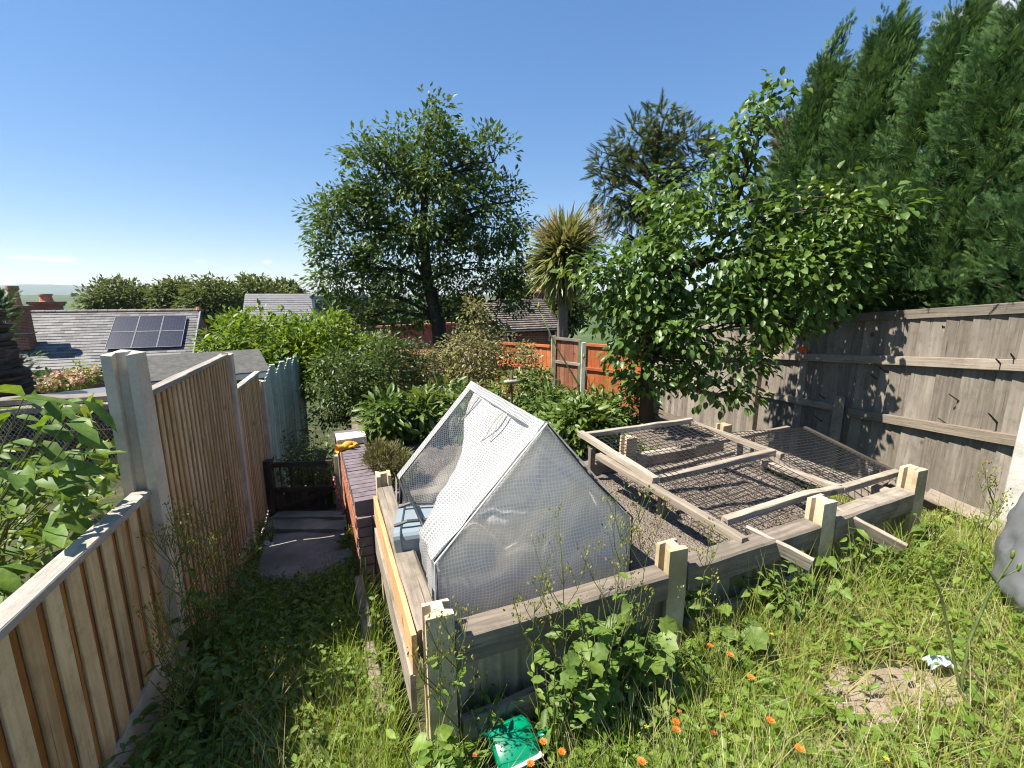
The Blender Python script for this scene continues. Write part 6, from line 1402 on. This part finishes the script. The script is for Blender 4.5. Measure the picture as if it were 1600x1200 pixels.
for (u, v, w) in ((1206, 991, 'in the weeds below the leaning board'), (1385, 1186, 'at the bottom edge on the right'), (1010, 1136, 'right of the watering can spout'), (399, 892, 'by the fence near the path end'), (304, 940, 'at the foot of the tall slatted panel'), (325, 969, 'upper of two by the slatted panel foot'), (416, 1017, 'left of a pair in the shaded grass'), (434, 1017, 'right of a pair in the shaded grass'), (406, 1046, 'just below the shaded pair'), (385, 1060, 'lower left of the shaded pair'), (348, 1099, 'lowest in the shaded grass'), (537, 912, 'upper one beside the kerb'), (537, 964, 'lower one beside the kerb'), (331, 978, 'lower of two by the slatted panel foot'), (690, 1160, 'at the corner stub post foot')):
    flower(PGh(u, v, .17), 'yellow_petal', 'small yellow buttercup ' + w, 'yellow buttercups', .011, 5, 2)
# foxglove by the gate, leek stalks, thistle, nettles
def foxglove():
    b = PG(545, 800); b = Vector((-1.63, 4.25, float(gz(-1.63, 4.25)))); b = PX(548, 830, 3.7); b.z = float(gz(b[0], b[1])); tp = PX(517, 735, 3.75); t = thing('foxglove', 'purple foxglove leaning over the path by the wall', 'flower', b)
    MB().tube([b, b.lerp(tp, .5) + Vector((.03, 0, .03)), tp], [.006, .005, .002], 6, False).build('stem', M['stem'], t)
    for k in range(18):
        f = .45 + .5 * k / 18; c = b.lerp(tp, f) + Vector((.03 * (1 - f), 0, .02 * (1 - f))); a = random.uniform(-2.6, -.2) if k % 3 else random.uniform(0, 3); o = Vector((math.cos(a), math.sin(a), -.7)).normalized(); l = .035 * (1.2 - f * .6)
        MB().tube([c, c + o * l * .4, c + o * l], [.004, .008, .012 * (1.3 - f * .5)], 7, False).build('bell', M['purple_petal'], t)
    n = 26; d = rand_unit(n); d[:, 2] = np.abs(d[:, 2]) * .5; leaf_parts('leaf', np.array(b) + RNG.normal(0, .03, (n, 3)) + np.array([0, 0, .05]), rots(d, np.tile([0, 0, 1.], (n, 1)) + RNG.normal(0, .2, (n, 3))), .14 * RNG.uniform(.6, 1.2, n), T_leaf(.4), M['weed_light'], 'fox', t)
foxglove()
def leek(label, pts, r, budr):
    pts = [Vector(p) for p in pts]; t = thing('leek_plant', label, 'plant', pts[0], 'leeks gone to seed'); MB().tube(pts, [r, r * .7, r * .5, r * .4][:len(pts)], 7).build('stalk', M['stem'], t, smooth=True); p = pts[-1]
    MB().tube([p, p + Vector((0, 0, budr * .5)), p + Vector((0, 0, budr * 1.4)), p + Vector((-.004, 0, budr * 2.8))], [r * .4, budr, budr * .7, .002], 9).build('bud', M['bud'], t, smooth=True)
    n = 9; d = rand_unit(n); d[:, 2] = np.abs(d[:, 2]) + .6; leaf_parts('leaf', np.tile(np.array(pts[0].lerp(pts[1], .4)), (n, 1)), rots(d, rand_unit(n)), .34 * RNG.uniform(.6, 1.1, n), T_blade(.09, -.5, 4), M['weed'], 'lk', t)
leek('tall leek flower stalk with a round bud above the greenhouse', [PX(915, 668, 4.4), PX(903, 600, 4.4), PX(868, 540, 4.4), PX(842, 482, 4.4)], .014, .022)
leek('shorter leek flower stalk in front of the white post', [PX(935, 668, 4.6), PX(926, 620, 4.6), PX(918, 590, 4.6), PX(912, 560, 4.6)], .009, .018)
def thistle():
    Y = 1.28; b = PX(1580, 1260, Y); t = thing('sow_thistle', 'tall branching sow thistle close to the viewer at right', 'weed', b); m = MB()
    m.tube([b, PX(1540, 1140, Y), PX(1500, 1080, Y + .05), PX(1515, 1000, Y + .1), PX(1545, 930, Y + .12), PX(1582, 872, Y + .12)], [.007, .0065, .006, .005, .004, .003], 7, False); m.tube([PX(1500, 1080, Y + .05), PX(1485, 1000, Y + .1), PX(1470, 930, Y + .1), PX(1452, 888, Y + .1)], [.005, .0045, .004, .003], 7, False)
    m.tube([PX(1560, 905, Y + .12), PX(1590, 890, Y + .12)], [.003, .002], 5, False); m.tube([PX(1556, 910, Y + .12), PX(1535, 880, Y + .12)], [.003, .002], 5, False); m.build('stem', M['stem'], t, smooth=True)
    for (u, v) in ((1582, 868), (1592, 888), (1534, 876), (1452, 885), (1440, 880)):
        p = PX(u, v, Y + .12); MB().tube([p - Vector((0, 0, .012)), p, p + Vector((0, 0, .012)), p + Vector((0, 0, .02))], [.0025, .006, .005, .002], 8).build('bud', M['weed_light'], t, smooth=True)
    P = np.array([PX(1500, 1080, Y + .05), PX(1535, 1140, Y), PX(1515, 1005, Y + .1), PX(1550, 1180, Y), PX(1486, 1005, Y + .1)]); d = np.array([(.9, .1, -.2), (-1, -.1, .1), (-.5, .2, .2), (-1, .1, -.2), (.6, 0, .2)]); leaf_parts('leaf', P, rots(d, np.tile([0, -.3, 1.], (5, 1))), np.array([.16, .19, .07, .22, .06]), T_leaf(.28, .04, -.22), M['weed'], 'th', t)
thistle()
for (u, v, Y, lab) in ((455, 712, 5.6, 'nettle clump behind the gate against the teal fence'), (490, 715, 5.4, 'nettle clump behind the middle of the gate'), (520, 700, 5.2, 'nettle clump between the gate and the wall'), (470, 680, 6.4, 'tall nettle clump before the laurel')):
    b = PX(u, v, Y); g = G(b[0], b[1]); h = b.z - g.z + .18; t = thing('nettle_clump', lab, 'weed', g, 'nettles behind the gate'); m = MB(); P = []
    for k in range(16):
        e_ = g + Vector((RNG.normal(0, .16), RNG.normal(0, .16), h * random.uniform(.7, 1.1))); m.tube([g.lerp(Vector((e_[0], e_[1], g[2])), .7), e_], [.004, .002], 4, False); P += [np.array(g.lerp(e_, f)) * np.array([1, 1, 1]) for f in np.linspace(.35, 1, 22)]
    m.build('stem', M['stem'], t); P = np.array(P); n = len(P); d = rand_unit(n); d[:, 2] = -.2 + .3 * d[:, 2]; foliage(t, P + RNG.normal(0, .025, (n, 3)), rots(d, np.tile([0, 0, 1.], (n, 1)) + RNG.normal(0, .3, (n, 3))), .085 * RNG.uniform(.5, 1.2, n), TD, M['nettle'], 'n', name='leaves', kind='stuff')
# ================================================================== small things
def watering_can():
    c = foot(806, .16) + Vector((0, 0, .10)); f = Vector((.93, .36, .12)).normalized(); s = Vector((-.36, .90, .25)).normalized(); up = f.cross(s).normalized(); s = up.cross(f)
    t = thing('watering_can', 'green plastic watering can lying on its side in the weeds', 'watering can', c - Vector((0, 0, .08))); m = MB(); vs = []; n = 16
    prof = [(-.085, .078, .062), (-.075, .085, .068), (.0, .085, .068), (.055, .082, .064), (.075, .060, .048), (.085, .035, .03)]
    for k, a, b in prof:
        for j in range(n): an = 6.283 * j / n; ca, sa = math.cos(an), math.sin(an); q = lambda v: math.copysign(abs(v) ** .6, v); vs.append(c + f * k + s * a * q(ca) + up * b * q(sa))
    m.add(vs, [(i * n + k, i * n + (k + 1) % n, (i + 1) * n + (k + 1) % n, (i + 1) * n + k) for i in range(5) for k in range(n)] + [tuple(range(n - 1, -1, -1)), tuple(5 * n + k for k in range(n))]); m.build('can_body', M['can_green'], t, smooth=True)
    p = c + f * .08 - s * .01; MB().tube([p, p + f * .05 + up * .005, p + f * .075], [.024, .019, .021], 10).build('spout', M['can_green'], t, smooth=True)
    MB().tube([p + f * .072, p + f * .092], [.0225, .0225], 12).build('collar', M['yellow_plastic'], t); MB().tube([p + f * .090, p + f * .125, p + f * .130], [.02, .036, .030], 12).build('rose_head', M['can_green'], t, smooth=True)
    MB().tube([c - f * .08 + s * .07, c - f * .11 + s * .10 + up * .01, c - f * .03 + s * .135 + up * .01, c + f * .05 + s * .085], .009, 8).build('handle', M['can_green'], t, smooth=True)
    lc = c - s * .075 + up * .052 - f * .005; m = MB(); m.box(lc, f * .155, (up * .030 - s * .026), (s + up).normalized() * -.004); o = m.build('paper_label', M['label_white'], t)
    for k in range(6):
        m = MB(); m.box(lc + f * (-.035 + .013 * k) + (up + -s).normalized() * .0045 * 0 + (-s - up).normalized() * -.0 + (up * .6 - s * .9).normalized() * .0 + f * 0 + (s + up).normalized() * -.0035, f * .007, (up * .010 - s * .009), (s + up).normalized() * .0008); m.build('print_mark', M['label_ink'], o)
watering_can()
def litter(label, p, w, d, mat, name='wrapper'):
    p = Vector(p); m = MB(); n = 7; vs = []
    for j in range(n):
        for i in range(n): vs.append(p + Vector(((i / (n - 1) - .5) * w, (j / (n - 1) - .5) * d, .02 + random.uniform(-.012, .02))))
    m.add(vs, [(j * n + i, j * n + i + 1, (j + 1) * n + i + 1, (j + 1) * n + i) for j in range(n - 1) for i in range(n - 1)]); o = m.build(name, M[mat]); tag(o, label, 'litter'); o.modifiers.new('thick', 'SOLIDIFY').thickness = .002
litter('pale teal wrapper lying on the concrete path', PG(420, 855) + Vector((0, 0, .02)), .13, .07, 'litter_teal'); litter('crumpled white and blue wrapper in the long grass at right', PGh(1466, 1042, .05), .10, .05, 'litter')
def fork():
    p = PX(800, 640, 5.6); q = PX(799, 606, 5.6); t = thing('garden_fork', 'wooden T-handled garden fork stuck among the vegetables', 'garden tool', Vector((p[0], p[1], .05)))
    MB().tube([Vector((p[0], p[1], .05)), p, q, PX(800, 578, 5.6)], .016, 8).build('shaft', M['wood_dark'], t, smooth=True); MB().tube([PX(788, 597, 5.58), PX(800, 596, 5.56), PX(812, 597, 5.58)], .022, 8).build('handle', M['wood_frame'], t, smooth=True)
fork()
# a few stones and leaves on the soil of the bed
def stones():
    P = np.array([B(random.uniform(.1, 2.85), random.uniform(.1, 1.35), SOILZ + random.uniform(-.002, .008)) for _ in range(2600)]); n = len(P); V = np.array([(1, 0, 0), (-1, 0, 0), (0, 1, 0), (0, -1, 0), (0, 0, .7), (0, 0, -.7)]); T = np.array([(0, 2, 4), (2, 1, 4), (1, 3, 4), (3, 0, 4), (2, 0, 5), (1, 2, 5), (3, 1, 5), (0, 3, 5)])
    o = obj('soil_crumbs', cloud(P, rots(rand_unit(n), rand_unit(n)), .006 * RNG.uniform(.4, 1.6, n), (V, T), M['soil'])); o['kind'] = 'stuff'
stones()
weed_plant('seedling weeds at the back stub post inside the net', PZ(1010, 715, SOILZ), .14, 40, .05, 'weed', LF, 'oval', .16)
weed_plant('small seedling weeds under the middle crossbar', PZ(1150, 725, SOILZ), .06, 16, .045, 'weed', LF, 'oval', .12)
weed_plant('small weeds on the soil under the smaller net', PZ(1290, 750, SOILZ), .07, 16, .05, 'weed', LF, 'oval', .12)
# ================================================================== air
def haze():
    t = NT('summer haze'); v = t.n('ShaderNodeVolumePrincipled'); v.inputs['Color'].default_value = (.80, .88, 1.0, 1); v.inputs['Density'].default_value = .00011; v.inputs['Anisotropy'].default_value = .2
    t.l(v.outputs[0], t.out.inputs['Volume']); m = MB(); m.box((0, 0, 45), (19000, 0, 0), (0, 19000, 0), (0, 0, 140)); o = m.build('haze', t.m); o['kind'] = 'stuff'
haze()
